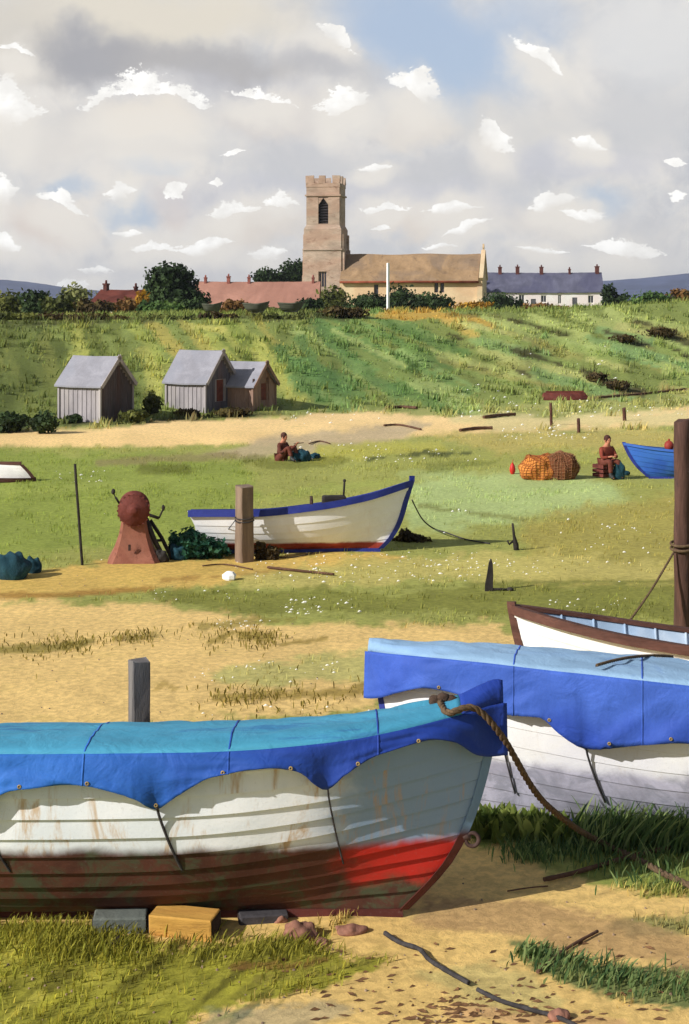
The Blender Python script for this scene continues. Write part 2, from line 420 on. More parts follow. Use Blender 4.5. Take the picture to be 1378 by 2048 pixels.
# ------------------------------------------------------------------ mesh helpers
class MB:
    """collects shapes; build() links them as ONE mesh object"""
    def __init__(s): s.v = []; s.f = []; s.smooth = []; s.mi = []

    def add(s, verts, faces, smooth=False, mi=0):
        o = len(s.v); s.v += [tuple(p) for p in verts]
        for f in faces:
            s.f.append(tuple(o + i for i in f)); s.smooth.append(smooth); s.mi.append(mi)
        return s

    def grid(s, rows, close_u=False, close_v=False, smooth=True, mi=0, flip=False):
        nr, nc = len(rows), len(rows[0]); V = [p for r in rows for p in r]; Fs = []
        for i in range(nr - (0 if close_u else 1)):
            for j in range(nc - (0 if close_v else 1)):
                a = i * nc + j; b_ = i * nc + (j + 1) % nc
                c = ((i + 1) % nr) * nc + (j + 1) % nc; d = ((i + 1) % nr) * nc + j
                Fs.append((a, d, c, b_) if flip else (a, b_, c, d))
        return s.add(V, Fs, smooth, mi)

    def box(s, c, size, rot=None, mi=0, bev=0.0, jit=0.0):
        hx, hy, hz = size[0] / 2, size[1] / 2, size[2] / 2
        b = bev
        if b <= 0:
            P = [Vector((x, y, z)) for x in (-hx, hx) for y in (-hy, hy) for z in (-hz, hz)]
            Fs = [(0, 1, 3, 2), (4, 6, 7, 5), (0, 4, 5, 1), (2, 3, 7, 6), (0, 2, 6, 4), (1, 5, 7, 3)]
        else:
            bm = bmesh.new(); bmesh.ops.create_cube(bm, size=1)
            for v in bm.verts: v.co = Vector((v.co.x * 2 * hx, v.co.y * 2 * hy, v.co.z * 2 * hz))
            bmesh.ops.bevel(bm, geom=bm.edges[:], offset=b, segments=2, affect='EDGES', profile=0.6)
            bm.verts.ensure_lookup_table()
            P = [v.co.copy() for v in bm.verts]; Fs = [tuple(v.index for v in f.verts) for f in bm.faces]; bm.free()
        if jit: P = [p + Vector((random.uniform(-jit, jit), random.uniform(-jit, jit), random.uniform(-jit, jit))) for p in P]
        M = rot.to_matrix() if isinstance(rot, Euler) else (rot if rot is not None else Matrix.Identity(3))
        return s.add([M @ p + Vector(c) for p in P], Fs, False, mi)

    def tube(s, pts, r, n=8, smooth=True, mi=0, cap=True):
        pts = [Vector(p) for p in pts]
        R = r if isinstance(r, (list, tuple)) else [r] * len(pts)
        up = Vector((0, 0, 1)); rows = []
        prev = None
        for i, p in enumerate(pts):
            t = (pts[min(i + 1, len(pts) - 1)] - pts[max(i - 1, 0)]).normalized()
            if prev is None:
                a = up if abs(t.z) < 0.9 else Vector((1, 0, 0))
                u = t.cross(a).normalized()
            else:
                u = (prev - t * prev.dot(t)).normalized()
            prev = u; w = t.cross(u)
            rows.append([p + (u * math.cos(2 * PI * k / n) + w * math.sin(2 * PI * k / n)) * R[i] for k in range(n)])
        s.grid(rows, close_v=True, smooth=smooth, mi=mi)
        if cap:
            o = len(s.v)
            s.add(rows[0], [tuple(range(n))], False, mi); s.add(rows[-1], [tuple(reversed(range(n)))], False, mi)
        return s

    def lathe(s, prof, c=(0, 0, 0), n=20, axis='Z', smooth=True, mi=0, jit=0.0):
        rows = []
        for r, z in prof:
            row = []
            for k in range(n):
                a = 2 * PI * k / n; rr = r * (1 + random.uniform(-jit, jit))
                p = (rr * math.cos(a), rr * math.sin(a), z)
                if axis == 'Y': p = (p[0], p[2], p[1])
                if axis == 'X': p = (p[2], p[0], p[1])
                row.append(Vector(c) + Vector(p))
            rows.append(row)
        return s.grid(rows, close_v=True, smooth=smooth, mi=mi)

    def ball(s, c, r, n=14, m=9, jit=0.0, mi=0, smooth=True, seed=1):
        rx, ry, rz = r if isinstance(r, (tuple, list)) else (r, r, r)
        rows = []
        rr = random.Random(seed); ph = [rr.uniform(0, 6.28) for _ in range(6)]
        for i in range(m + 1):
            th = PI * i / m; row = []
            for k in range(n):
                a = 2 * PI * k / n
                j = 1 + jit * (math.sin(3 * a + ph[0] + 2 * th) + math.sin(2 * a - 3 * th + ph[1]) + 0.7 * math.sin(5 * a + 4 * th + ph[2])) / 2.2 * math.sin(th)
                row.append(Vector(c) + Vector((rx * math.sin(th) * math.cos(a) * j, ry * math.sin(th) * math.sin(a) * j, rz * math.cos(th) * j)))
            rows.append(row)
        return s.grid(rows, close_v=True, smooth=smooth, mi=mi, flip=True)

    def build(s, name, mat=None, parent=None, loc=None, rot=None, fix=True):
        me = bpy.data.meshes.new(name)
        me.from_pydata([tuple(v) for v in s.v], [], s.f)
        me.polygons.foreach_set('use_smooth', s.smooth)
        mats = mat if isinstance(mat, (list, tuple)) else [mat]
        for m in mats:
            if m is not None: me.materials.append(m)
        if len(mats) > 1: me.polygons.foreach_set('material_index', s.mi)
        if fix:
            bm = bmesh.new(); bm.from_mesh(me)
            bmesh.ops.remove_doubles(bm, verts=bm.verts[:], dist=1e-5)
            bmesh.ops.recalc_face_normals(bm, faces=bm.faces[:])
            bm.to_mesh(me); bm.free()
        me.update()
        o = bpy.data.objects.new(name, me); C.objects.link(o)
        if parent is not None: o.parent = parent
        if loc is not None: o.location = loc
        if rot is not None: o.rotation_euler = rot
        return o


def tag(o, label=None, cat=None, group=None, kind=None):
    if label: o['label'] = label
    if cat: o['category'] = cat
    if group: o['group'] = group
    if kind: o['kind'] = kind
    return o


def thing(name, label, cat, loc=(0, 0, 0), rz=0.0, group=None, rx=0.0, ry=0.0):
    o = bpy.data.objects.new(name, None); C.objects.link(o)
    o.location = loc; o.rotation_euler = (rx, ry, rz); o.empty_display_size = 0.2
    return tag(o, label, cat, group)


def raw_mesh(name, V, Fq, mat, var=None, colors=None, parent=None):
    """fast mesh from numpy: V (n,3), Fq (m,3|4) with per-vertex var or colour"""
    me = bpy.data.meshes.new(name)
    k = Fq.shape[1]
    me.vertices.add(len(V)); me.vertices.foreach_set('co', V.astype(np.float32).ravel())
    me.loops.add(Fq.size); me.loops.foreach_set('vertex_index', Fq.astype(np.int32).ravel())
    me.polygons.add(len(Fq)); me.polygons.foreach_set('loop_start', np.arange(0, Fq.size, k, dtype=np.int32))
    try: me.polygons.foreach_set('loop_total', np.full(len(Fq), k, dtype=np.int32))
    except Exception: pass
    if var is not None:
        a = me.attributes.new('var', 'FLOAT', 'POINT'); a.data.foreach_set('value', var.astype(np.float32))
    if colors is not None:
        a = me.attributes.new('wash', 'FLOAT_COLOR', 'POINT')
        a.data.foreach_set('color', np.hstack([colors, np.ones((len(colors), 1))]).astype(np.float32).ravel())
    me.materials.append(mat); me.update(calc_edges=True); me.validate()
    o = bpy.data.objects.new(name, me); C.objects.link(o)
    if parent is not None: o.parent = parent
    return o


def leaf_cloud(blobs, n, size, seed, drop=0.0, flat=0.6):
    """leaf quads spread through ellipsoid blobs (cx,cy,cz,rx,ry,rz); returns V, F, var"""
    r = np.random.default_rng(seed)
    vol = np.array([b[3] * b[5] for b in blobs]); cnt = np.maximum((n * vol / vol.sum()).astype(int), 20)
    Vs, var = [], []
    for b, c in zip(blobs, cnt):
        d = r.normal(size=(c, 3)); d /= np.linalg.norm(d, axis=1)[:, None]
        rad = r.uniform(0.12, 1.0, c) ** 0.55
        lump = 1 + 0.46 * (vnoise(d[:, 0] * 3 + 7 + seed, d[:, 2] * 3 + 3 * d[:, 1] + 11, seed) - 0.5) * 2
        p = np.array(b[:3]) + d * (rad * lump)[:, None] * np.array(b[3:6])
        sz = size * r.uniform(0.5, 1.35, c)
        nrm = d + r.normal(size=(c, 3)) * 0.7; nrm /= np.linalg.norm(nrm, axis=1)[:, None]
        u = np.cross(nrm, r.normal(size=(c, 3))); u /= np.linalg.norm(u, axis=1)[:, None] + 1e-9
        w = np.cross(nrm, u)
        a = u * sz[:, None]; e = w * (sz * flat)[:, None]
        q = np.stack([p - a, p + e, p + a, p - e], axis=1)
        Vs.append(q.reshape(-1, 3))
        clump = vnoise(p[:, 0] * 1.1 / size * 0.25, p[:, 2] * 1.1 / size * 0.25 + p[:, 1] * .2 / size, seed + 5)
        t = np.clip(0.75 * clump + 0.35 * r.uniform(0, 1, c) - 0.05, 0, 1)
        var.append(np.repeat(t, 4))
    V = np.vstack(Vs); nq = len(V) // 4
    Fq = np.arange(nq * 4).reshape(nq, 4)
    return V, Fq, np.concatenate(var)

# ------------------------------------------------------------------ world: sky with broken cloud
def build_world():
    w = bpy.data.worlds.new('World'); bpy.context.scene.world = w; w.use_nodes = True
    nt = w.node_tree
    bg = nt.nodes['Background']; bg.inputs['Strength'].default_value = 0.07
    K = 1 / 0.07 / 1.03
    sky = nt.nodes.new('ShaderNodeTexSky'); sky.sky_type = 'NISHITA'; sky.sun_disc = False
    sky.sun_elevation = math.asin(SUN.z); sky.sun_rotation = math.atan2(SUN.x, SUN.y)
    sky.air_density = 1.0; sky.dust_density = 1.2; sky.ozone_density = 1.5
    tc = nt.nodes.new('ShaderNodeTexCoord')
    sep = nt.nodes.new('ShaderNodeSeparateXYZ'); nt.links.new(tc.outputs['Generated'], sep.inputs[0])
    az = mathn(nt, 'ARCTAN2', sep.outputs[0], sep.outputs[1])
    el = mathn(nt, 'ARCSINE', sep.outputs[2])
    # unit: hundredths of the photograph's width as angle (1 unit = 100/3000 rad)
    u = mathn(nt, 'MULTIPLY', az, 30.0); v = mathn(nt, 'MULTIPLY', el, 30.0)
    cb = nt.nodes.new('ShaderNodeCombineXYZ'); nt.links.new(u, cb.inputs[0]); nt.links.new(v, cb.inputs[1])
    P = cb.outputs[0]

    def warp(scale, amt, detail, rough=0.6, sx=1.0):
        n = nt.nodes.new('ShaderNodeTexNoise'); n.inputs['Scale'].default_value = scale
        n.inputs['Detail'].default_value = detail; n.inputs['Roughness'].default_value = rough
        mp = nt.nodes.new('ShaderNodeMapping'); mp.inputs['Scale'].default_value = (sx, 1, 1)
        nt.links.new(P, mp.inputs['Vector']); nt.links.new(mp.outputs[0], n.inputs['Vector'])
        a = nt.nodes.new('ShaderNodeVectorMath'); a.operation = 'SUBTRACT'; nt.links.new(n.outputs['Color'], a.inputs[0]); a.inputs[1].default_value = (.5, .5, .5)
        b = nt.nodes.new('ShaderNodeVectorMath'); b.operation = 'SCALE'; nt.links.new(a.outputs[0], b.inputs[0]); b.inputs['Scale'].default_value = amt
        c = nt.nodes.new('ShaderNodeVectorMath'); c.operation = 'ADD'; nt.links.new(P, c.inputs[0]); nt.links.new(b.outputs[0], c.inputs[1])
        return c.outputs[0]
    Psoft = warp(0.55, 1.5, 5)
    Phard0 = warp(1.6, 0.55, 6, 0.6, 0.7)

    def ell(vec, x, y, rx, ry, rot, lo, hi, lens=False):
        """1 inside an ellipse given in photograph pixels of sky"""
        mp = nt.nodes.new('ShaderNodeMapping'); mp.vector_type = 'TEXTURE'
        mp.inputs['Location'].default_value = ((x - 689) / 100, (HZ - y) / 100, 0)
        mp.inputs['Rotation'].default_value = (0, 0, math.radians(-rot))
        mp.inputs['Scale'].default_value = (rx / 100, ry / 100, 1)
        # (a negligible dependence on the colour so far keeps the shader's stack short)
        ma = nt.nodes.new('ShaderNodeVectorMath'); ma.operation = 'MULTIPLY_ADD'
        nt.links.new(col, ma.inputs[0]); ma.inputs[1].default_value = (1e-7, 1e-7, 1e-7); nt.links.new(vec, ma.inputs[2])
        nt.links.new(ma.outputs[0], mp.inputs['Vector'])
        le = nt.nodes.new('ShaderNodeVectorMath')
        if lens:      # pointed ends
            ab = nt.nodes.new('ShaderNodeVectorMath'); ab.operation = 'ABSOLUTE'; nt.links.new(mp.outputs[0], ab.inputs[0])
            le.operation = 'DOT_PRODUCT'; nt.links.new(ab.outputs[0], le.inputs[0]); le.inputs[1].default_value = (.86, .80, 0)
        else:
            le.operation = 'LENGTH'; nt.links.new(mp.outputs[0], le.inputs[0])
        r = nt.nodes.new('ShaderNodeMapRange'); r.interpolation_type = 'SMOOTHSTEP'
        r.inputs[1].default_value = hi; r.inputs[2].default_value = lo
        nt.links.new(le.outputs['Value'], r.inputs[0])
        return r.outputs[0]

    def cl(c, k=1.0): return tuple(x * K * k for x in lin(c))
    n1 = noise(nt, P, 0.42, 5, 0.6, 0.8); n2 = noise(nt, P, 0.9, 6, 0.6, 0.5)
    col = mixc(nt, ramp(nt, n1, 0.36, 0.64), cl((204, 205, 208)), cl((226, 222, 217)))
    col = mixc(nt, mathn(nt, 'MULTIPLY', ramp(nt, n2, 0.48, 0.70), 0.55), col, cl((188, 189, 195)))
    n3 = noise(nt, P, 1.9, 8, .62, .9)
    col = mixc(nt, mathn(nt, 'MULTIPLY', ramp(nt, n3, .46, .66), .30), col, cl((232, 229, 224)))
    # open blue: the real sky showing through, thinned by high veil
    veil = mixc(nt, 0.72, sky.outputs[0], cl((188, 206, 232)))

    def soft(x, y, rx, ry, c, a=1.0, rot=0, lo=0.35, hi=1.25, blue=False):
        nonlocal col
        m = mathn(nt, 'MULTIPLY', ell(Psoft, x, y, rx, ry, rot, lo, hi), a)
        col = mixc(nt, m, col, veil if blue else cl(c))
    soft(860, 70, 260, 120, None, .95, 20, blue=True)
    soft(905, 190, 60, 70, None, .7, 0, blue=True)
    soft(1060, 60, 90, 90, None, .5, 0, blue=True)
    soft(255, 432, 62, 46, None, .85, 0, blue=True)
    soft(135, 378, 58, 32, None, .65, 0, blue=True)
    soft(310, 345, 75, 26, None, .55, 0, blue=True)
    soft(1185, 415, 75, 34, None, .65, 0, blue=True)
    soft(320, 30, 330, 80, (224, 217, 203), .95)
    soft(40, 90, 130, 90, (214, 208, 197), .8)
    soft(1290, 90, 170, 140, (221, 221, 221), .85)
    soft(190, 115, 150, 62, (168, 168, 173), .95, -6)
    soft(420, 130, 220, 50, (176, 174, 175), .85, 6)
    soft(650, 130, 120, 50, (184, 184, 188), .7, 10)
    soft(300, 240, 110, 62, (228, 217, 202), .95)
    soft(150, 270, 110, 70, (214, 210, 206), .7)
    soft(300, 305, 130, 24, (196, 195, 197), .8)
    soft(540, 240, 150, 50, (212, 206, 202), .7)
    soft(600, 330, 170, 60, (198, 199, 203), .75)
    soft(1000, 250, 230, 70, (214, 212, 209), .7, 8)
    soft(820, 255, 90, 45, (224, 217, 208), .75)
    soft(1280, 260, 140, 80, (202, 203, 206), .8)
    soft(900, 345, 220, 40, (197, 198, 202), .75)
    soft(95, 440, 90, 50, (219, 207, 198), .8)
    soft(520, 450, 120, 45, (222, 213, 203), .8)
    soft(350, 420, 40, 60, (214, 202, 196), .5)
    soft(830, 440, 110, 32, (223, 212, 200), .8)
    soft(1090, 440, 120, 40, (216, 211, 206), .7)
    soft(1250, 500, 150, 60, (204, 203, 203), .6)
    soft(600, 540, 700, 34, (208, 206, 207), .6)
    soft(640, 400, 420, 46, (196, 197, 206), .55)
    soft(1150, 330, 230, 44, (200, 201, 210), .5, 5)
    soft(420, 180, 220, 40, (192, 192, 199), .5, 4)
    # sunlit torn edges of the cumulus
    WH = cl((246, 245, 241))

    def tex(sc, sx, det, rough):
        n = nt.nodes.new('ShaderNodeTexNoise'); n.inputs['Scale'].default_value = sc; n.inputs['Detail'].default_value = det
        n.inputs['Roughness'].default_value = rough; n.inputs['Distortion'].default_value = .3
        mp = nt.nodes.new('ShaderNodeMapping'); mp.inputs['Scale'].default_value = (sx, 1, 1); mp.inputs['Rotation'].default_value = (0, 0, .15)
        nt.links.new(P, mp.inputs['Vector']); nt.links.new(mp.outputs[0], n.inputs['Vector'])
        return n.outputs['Fac']
    torn = mathn(nt, 'ADD', mathn(nt, 'MULTIPLY', mathn(nt, 'SUBTRACT', tex(2.6, .55, 9, .72), .5), 1.5),
                 mathn(nt, 'MULTIPLY', mathn(nt, 'SUBTRACT', tex(9.0, .7, 6, .7), .5), 1.15))
    tone = mixc(nt, ramp(nt, tex(1.4, 1, 5, .6), .35, .65), cl((242, 240, 236)), cl((254, 253, 250), 1.08))

    def white(x, y, rx, ry, rot=0, cut=None, a=1.0):
        """bright torn cloud edge; cut = (dx, dy, kx, ky) takes a bite out of it"""
        nonlocal col
        if rx > 28: soft(x, y + ry * .9, rx * 1.7, ry * 1.6 + 18, (233, 228, 220), .85, rot, .3, 1.2)
        m = ell(Phard0, x, y, rx * 1.3, ry * 1.35, rot, 0.2, 1.3, True)
        if cut:
            m2 = ell(Phard0, x + cut[0], y + cut[1], rx * cut[2], ry * cut[3], rot, 0.8, 1.08)
            m = mathn(nt, 'SUBTRACT', m, mathn(nt, 'MULTIPLY', m2, 1.2))
        m = mathn(nt, 'ADD', m, mathn(nt, 'MULTIPLY', torn, ramp(nt, m, 0.02, .25)))
        m = ramp(nt, m, .43, .63)
        if rx > 28:     # bright crisp crest, melting away below
            mp = nt.nodes.new('ShaderNodeMapping'); mp.vector_type = 'TEXTURE'
            mp.inputs['Location'].default_value = ((x - 689) / 100, (HZ - y) / 100, 0); mp.inputs['Rotation'].default_value = (0, 0, math.radians(-rot)); mp.inputs['Scale'].default_value = (rx / 100, ry / 100, 1)
            ma = nt.nodes.new('ShaderNodeVectorMath'); ma.operation = 'MULTIPLY_ADD'; nt.links.new(col, ma.inputs[0]); ma.inputs[1].default_value = (1e-7, 1e-7, 1e-7); nt.links.new(Phard0, ma.inputs[2])
            nt.links.new(ma.outputs[0], mp.inputs['Vector'])
            s3 = nt.nodes.new('ShaderNodeSeparateXYZ'); nt.links.new(mp.outputs[0], s3.inputs[0])
            m = mathn(nt, 'MULTIPLY', m, ramp(nt, s3.outputs[1], -1.15, .35))
        col = mixc(nt, m, col, tone)
    white(292, 216, 112, 60, -2, (2, 34, 1.02, 1.0))
    white(20, 222, 66, 48, 10)
    white(670, 78, 46, 16, 34)
    white(828, 176, 52, 36, 14, (-30, 26, .7, .7))
    white(685, 208, 50, 30, -8, (20, 30, .8, .7))
    white(520, 202, 62, 18, 12, (4, 14, 1, .9))
    white(1072, 120, 60, 22, 40, (-20, 16, .9, .9))
    white(990, 268, 42, 36, 40, (26, -22, .7, .8))
    pass
    white(1172, 292, 32, 18, 10)
    white(10, 388, 34, 32)
    white(125, 410, 50, 20, 24, (-10, 12, .9, .8))
    white(240, 380, 34, 18, -10)
    pass
    white(355, 380, 24, 18, -30)
    white(470, 418, 44, 18, -10, (10, 16, .9, .7))
    white(560, 402, 34, 18, 6, (-6, 18, .8, .6))
    white(415, 492, 62, 15, -6)
    white(535, 510, 38, 12, -6)
    white(305, 500, 40, 11, -2, (4, 10, .9, .8))
    white(200, 540, 36, 7, 2); white(18, 492, 36, 20, 16); white(260, 464, 30, 7, 6)
    white(150, 572, 32, 18, -10)
    white(775, 416, 50, 14, -6, (10, 10, .9, .8)); white(900, 418, 50, 13, -4)
    white(750, 340, 36, 9, -12); white(465, 304, 24, 6, -6); white(925, 460, 48, 10, -16)
    white(1100, 408, 48, 18, -10); white(1172, 432, 36, 11, 4); white(1235, 500, 66, 20, 6, (-30, 16, .7, .6)); white(1075, 500, 46, 7, 6)
    white(1340, 395, 18, 12); white(880, 494, 30, 5); white(760, 455, 22, 5, -10); white(40, 120, 40, 14, 4, (0, 8, 1, .8))
    white(1340, 330, 22, 7); white(432, 368, 12, 8)
    # the cloud bank stands low ahead; overhead and behind the sky is open
    high = ramp(nt, el, math.radians(12.5), math.radians(24))
    behind = ramp(nt, mathn(nt, 'ABSOLUTE', az), math.radians(70), math.radians(110))
    clear = mathn(nt, 'MAXIMUM', high, mathn(nt, 'MULTIPLY', behind, .8))
    col = mixc(nt, mathn(nt, 'MULTIPLY', clear, .85), col, sky.outputs[0])
    nt.links.new(col, bg.inputs['Color'])


build_world()
sl = bpy.data.lights.new('sun', 'SUN'); sl.energy = 4.9; sl.angle = math.radians(0.5); sl.color = (1.0, 0.97, 0.93)
so = bpy.data.objects.new('sun', sl); C.objects.link(so)
so.rotation_euler = (-SUN).to_track_quat('-Z', 'Y').to_euler(); so.location = (-30, -20, 40)

# ------------------------------------------------------------------ ground
def build_ground():
    ys = list(np.linspace(-40, 4, 12)) + list(np.linspace(5, 8.4, 6))
    p = 2120.0
    dist = []
    while p > 800: dist.append(EYE * F / (p - HZ)); p -= 5
    ys += dist; d = dist[-1]
    while d < 125: d *= 1.006; ys.append(d)
    while d < 2300: d *= 1.06; ys.append(d)
    ys = np.array(ys)
    a = np.concatenate([-np.geomspace(5, 0.30, 16), np.linspace(-0.27, 0.27, 300), np.geomspace(0.30, 5, 16)])
    Y, A = np.meshgrid(ys, a, indexing='ij')
    X = A * np.where(Y > 8, Y, 8)
    x, y = X.ravel(), Y.ravel()
    z = gz_np(x, y)
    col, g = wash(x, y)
    nr, nc = Y.shape
    i, j = np.meshgrid(np.arange(nr - 1), np.arange(nc - 1), indexing='ij')
    q = (i * nc + j).ravel()
    Fq = np.stack([q, q + 1, q + nc + 1, q + nc], axis=1)
    m = colattr_mat('ground_cover', 'wash')
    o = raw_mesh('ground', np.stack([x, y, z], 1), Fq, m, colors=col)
    o.data.polygons.foreach_set('use_smooth', [True] * len(o.data.polygons))
    tag(o, kind='structure')


build_ground()


def build_hills():
    rows = []
    pts = [(-2600, 552), (-1200, 552), (-300, 558), (0, 560), (50, 561), (110, 573), (190, 580), (280, 584), (500, 592), (860, 594), (960, 578), (1020, 568), (1100, 566),
           (1180, 563), (1260, 559), (1320, 553), (1378, 547), (1600, 541), (2400, 538), (4200, 545)]
    xs = np.arange(-2600, 4200, 12.0)
    top = np.interp(xs, [p[0] for p in pts], [p[1] for p in pts]) + (fbm(xs / 60, xs * 0, 4) - .5) * 5
    D = 3000.0
    zt = EYE + (HZ - top) / F * D
    for k, (dy, f) in enumerate([(-700, -0.35), (-420, .3), (-180, .72), (0, 1.0), (200, .9), (600, .3), (900, -.4)]):
        y = D + dy
        rows.append([Vector(((x - 689) / F * D, y, (zt[i] + 14) * f - 14 + 4 * (fbm(np.array([x / 90.]), np.array([k * 1.3]), 8)[0] - .5))) for i, x in enumerate(xs)])
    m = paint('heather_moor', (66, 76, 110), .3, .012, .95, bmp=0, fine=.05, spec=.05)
    tag(MB().grid(rows).build('hills', m), kind='structure')


build_hills()

# ------------------------------------------------------------------ grass
GRASS_M = colattr_mat('grass_blade', 'wash', 0.3, grain=False)


def grass(name, n, dlo, dhi, h, wdt, blades, seed, lo=0.45, power=1.0, mul=1.0, spread=0.10, region=None, lean=0.6):
    r = np.random.default_rng(seed)
    t = r.uniform(0, 1, n)
    y = np.sqrt(dlo ** 2 + t * (dhi ** 2 - dlo ** 2)) if power == 1 else dlo * (dhi / dlo) ** t
    x = r.uniform(-0.25, 0.25, n) * y
    if region is not None:
        z = gz_np(x, y); px = 689 + x / y * F; py = HZ + (EYE - z) / y * F
        k = sdpoly(px, py, region) < 0; x, y = x[k], y[k]
    col, g = wash(x, y)
    cl = fbm(x * 1.1, y * 0.7, seed + 3)
    keep = (g > lo) & (r.uniform(0, 1, len(x)) < g * np.clip((cl - .25) * 2.4, 0.05, 1))
    x, y, col, cl = x[keep], y[keep], col[keep], cl[keep]
    m = len(x) * blades
    X = np.repeat(x, blades) + r.normal(size=m) * spread; Y = np.repeat(y, blades) + r.normal(size=m) * spread
    Z = gz_np(X, Y) - 0.01
    Hh = h * r.uniform(0.4, 1.25, m) * np.repeat(0.6 + 0.8 * cl, blades)
    ang = r.uniform(0, 2 * PI, m); la = r.uniform(0, 2 * PI, m); ln = r.uniform(0.1, lean, m) * Hh
    ww = wdt * r.uniform(0.6, 1.3, m)
    dx, dy = np.cos(ang) * ww, np.sin(ang) * ww
    lx, ly = np.cos(la) * ln + ln * .5, np.sin(la) * ln
    v0 = np.stack([X - dx, Y - dy, Z], 1); v1 = np.stack([X + dx, Y + dy, Z], 1)
    v2 = np.stack([X + dx * .7 + lx * .4, Y + dy * .7 + ly * .4, Z + Hh * .6], 1); v3 = np.stack([X - dx * .7 + lx * .4, Y - dy * .7 + ly * .4, Z + Hh * .6], 1)
    v4 = np.stack([X + lx, Y + ly, Z + Hh], 1)
    V = np.stack([v0, v1, v2, v3, v4], 1).reshape(-1, 3)
    b = np.arange(m) * 5
    Fq = np.concatenate([np.stack([b, b + 1, b + 2], 1), np.stack([b, b + 2, b + 3], 1), np.stack([b + 3, b + 2, b + 4], 1)])
    cc = np.repeat(col, blades, 0) * (mul * r.uniform(0.72, 1.32, m))[:, None] * np.stack([r.uniform(.9, 1.12, m), np.ones(m), r.uniform(.8, 1.1, m)], 1)
    cc = np.repeat(np.clip(cc, 0, .8), 5, 0)
    o = raw_mesh(name, V, Fq, GRASS_M, colors=cc)
    tag(o, kind='stuff')
    return o


grass('short_grass', 12000, 13.0, 60, 0.085, 0.008, 6, 1, lo=.4, mul=1.12)
grass('slope_grass', 5500, 58, 110, 0.13, 0.04, 5, 2, lo=.4, mul=1.1, spread=.25)
grass('tussock_grass', 1700, 58, 108, 0.34, 0.035, 16, 12, lo=.5, mul=1.0, spread=.22)
grass('meadow_grass', 9000, 9.6, 13.4, 0.085, 0.006, 6, 3, lo=.4, mul=1.15, spread=.05)

# ------------------------------------------------------------------ buildings
STONE = paint('warm_rubble_stone', (176, 155, 136), .26, .5, .9, stretch=(.7, .7, 1.5), spots=(124, 92, 74), spot_amt=.6, bmp=.5, bdist=.05, fine=3.5, tint=(172, 134, 112), tint_amt=.5)
STONE_PALE = paint('pale_limewash_stone', (208, 186, 150), .14, .4, .9, bmp=.4, bdist=.05, fine=3.0, tint=(208, 160, 120), tint_amt=.4)
STONE_TILE = paint('lichened_stone_slates', (150, 122, 90), .2, .5, .9, spots=(100, 82, 68), spot_amt=.5, bmp=.5, fine=4.0, tint=(122, 106, 92), tint_amt=.6)
LEAD = paint('rusty_eaves', (134, 66, 40), .3, .8, .8, bmp=.2)
LOUVRE = paint('dark_louvre', (46, 40, 42), .3, 2, .8, bmp=.2)
PANE = paint('dark_window_glass', (52, 52, 62), .3, 2, .25, bmp=0, spec=.5)
WHITE_WALL = paint('white_render', (236, 230, 226), .06, .5, .85, bmp=.3, fine=5, tint=(226, 206, 204), tint_amt=.6)
SLATE = paint('blue_slate', (94, 94, 112), .2, .5, .6, stretch=(1, 1, 1), bmp=.4, fine=5, tint=(76, 76, 100), tint_amt=.6)
BRICK = paint('dark_brick', (92, 52, 46), .25, 2, .9, bmp=.4, fine=8)
PANTILE = paint('pink_pantile', (166, 120, 102), .14, .45, .85, bmp=.5, fine=4, tint=(150, 106, 90), tint_amt=.6)
PINKWALL = paint('pink_wash_wall', (214, 160, 140), .12, .5, .9, bmp=.3)
REDROOF = paint('dark_red_tile', (96, 44, 32), .35, .6, .85, bmp=.5, fine=5, spots=(74, 34, 26), spot_amt=.6)
ORWALL = paint('orange_brick_wall', (176, 112, 66), .3, .6, .9, bmp=.4)
FRAME_W = paint('white_window_frame', (226, 222, 214), .08, 2, .7, bmp=0)
DOORM = paint('grey_painted_door', (88, 88, 92), .2, 2, .7, bmp=.1)


def wall_face(mb, u0, u1, z0, z1, holes, put, depth, mi=0):
    """a wall face with real openings; put(u, z, inset) gives the point"""
    us = sorted({u0, u1, *[h[0] for h in holes], *[h[1] for h in holes]})
    zs = sorted({z0, z1, *[h[2] for h in holes], *[h[3] for h in holes]})
    for a, b in zip(us[:-1], us[1:]):
        for c, d in zip(zs[:-1], zs[1:]):
            mu, mz = (a + b) / 2, (c + d) / 2
            if any(h[0] < mu < h[1] and h[2] < mz < h[3] for h in holes): continue
            mb.add([put(a, c, 0), put(b, c, 0), put(b, d, 0), put(a, d, 0)], [(0, 1, 2, 3)], mi=mi)
    for h in holes:
        q = [(h[0], h[2]), (h[1], h[2]), (h[1], h[3]), (h[0], h[3])]
        for k in range(4):
            (a, c), (b, d) = q[k], q[(k + 1) % 4]
            mb.add([put(a, c, 0), put(b, d, 0), put(b, d, depth), put(a, c, depth)], [(0, 1, 2, 3)], mi=mi)


def window(parent, u0, u1, z0, z1, y, frame_m=FRAME_W, pane_m=PANE, bars=1, t=.07, name='window'):
    fr = MB()
    fr.box(((u0 + u1) / 2, y, z1 - t / 2), (u1 - u0 - .01, .06, t)); fr.box(((u0 + u1) / 2, y, z0 + t / 2), (u1 - u0 - .01, .06, t))
    for u in (u0 + t / 2 + .005, u1 - t / 2 - .005): fr.box((u, y, (z0 + z1) / 2), (t, .06, z1 - z0 - 2 * t))
    for k in range(bars):
        u = u0 + (u1 - u0) * (k + 1) / (bars + 1)
        fr.box((u, y, (z0 + z1) / 2), (t * .7, .05, z1 - z0 - 2 * t))
    f = fr.build(name, frame_m, parent)
    MB().box(((u0 + u1) / 2, y + .035, (z0 + z1) / 2), (u1 - u0 - .02, .012, z1 - z0 - .02)).build('pane', pane_m, f)
    return f


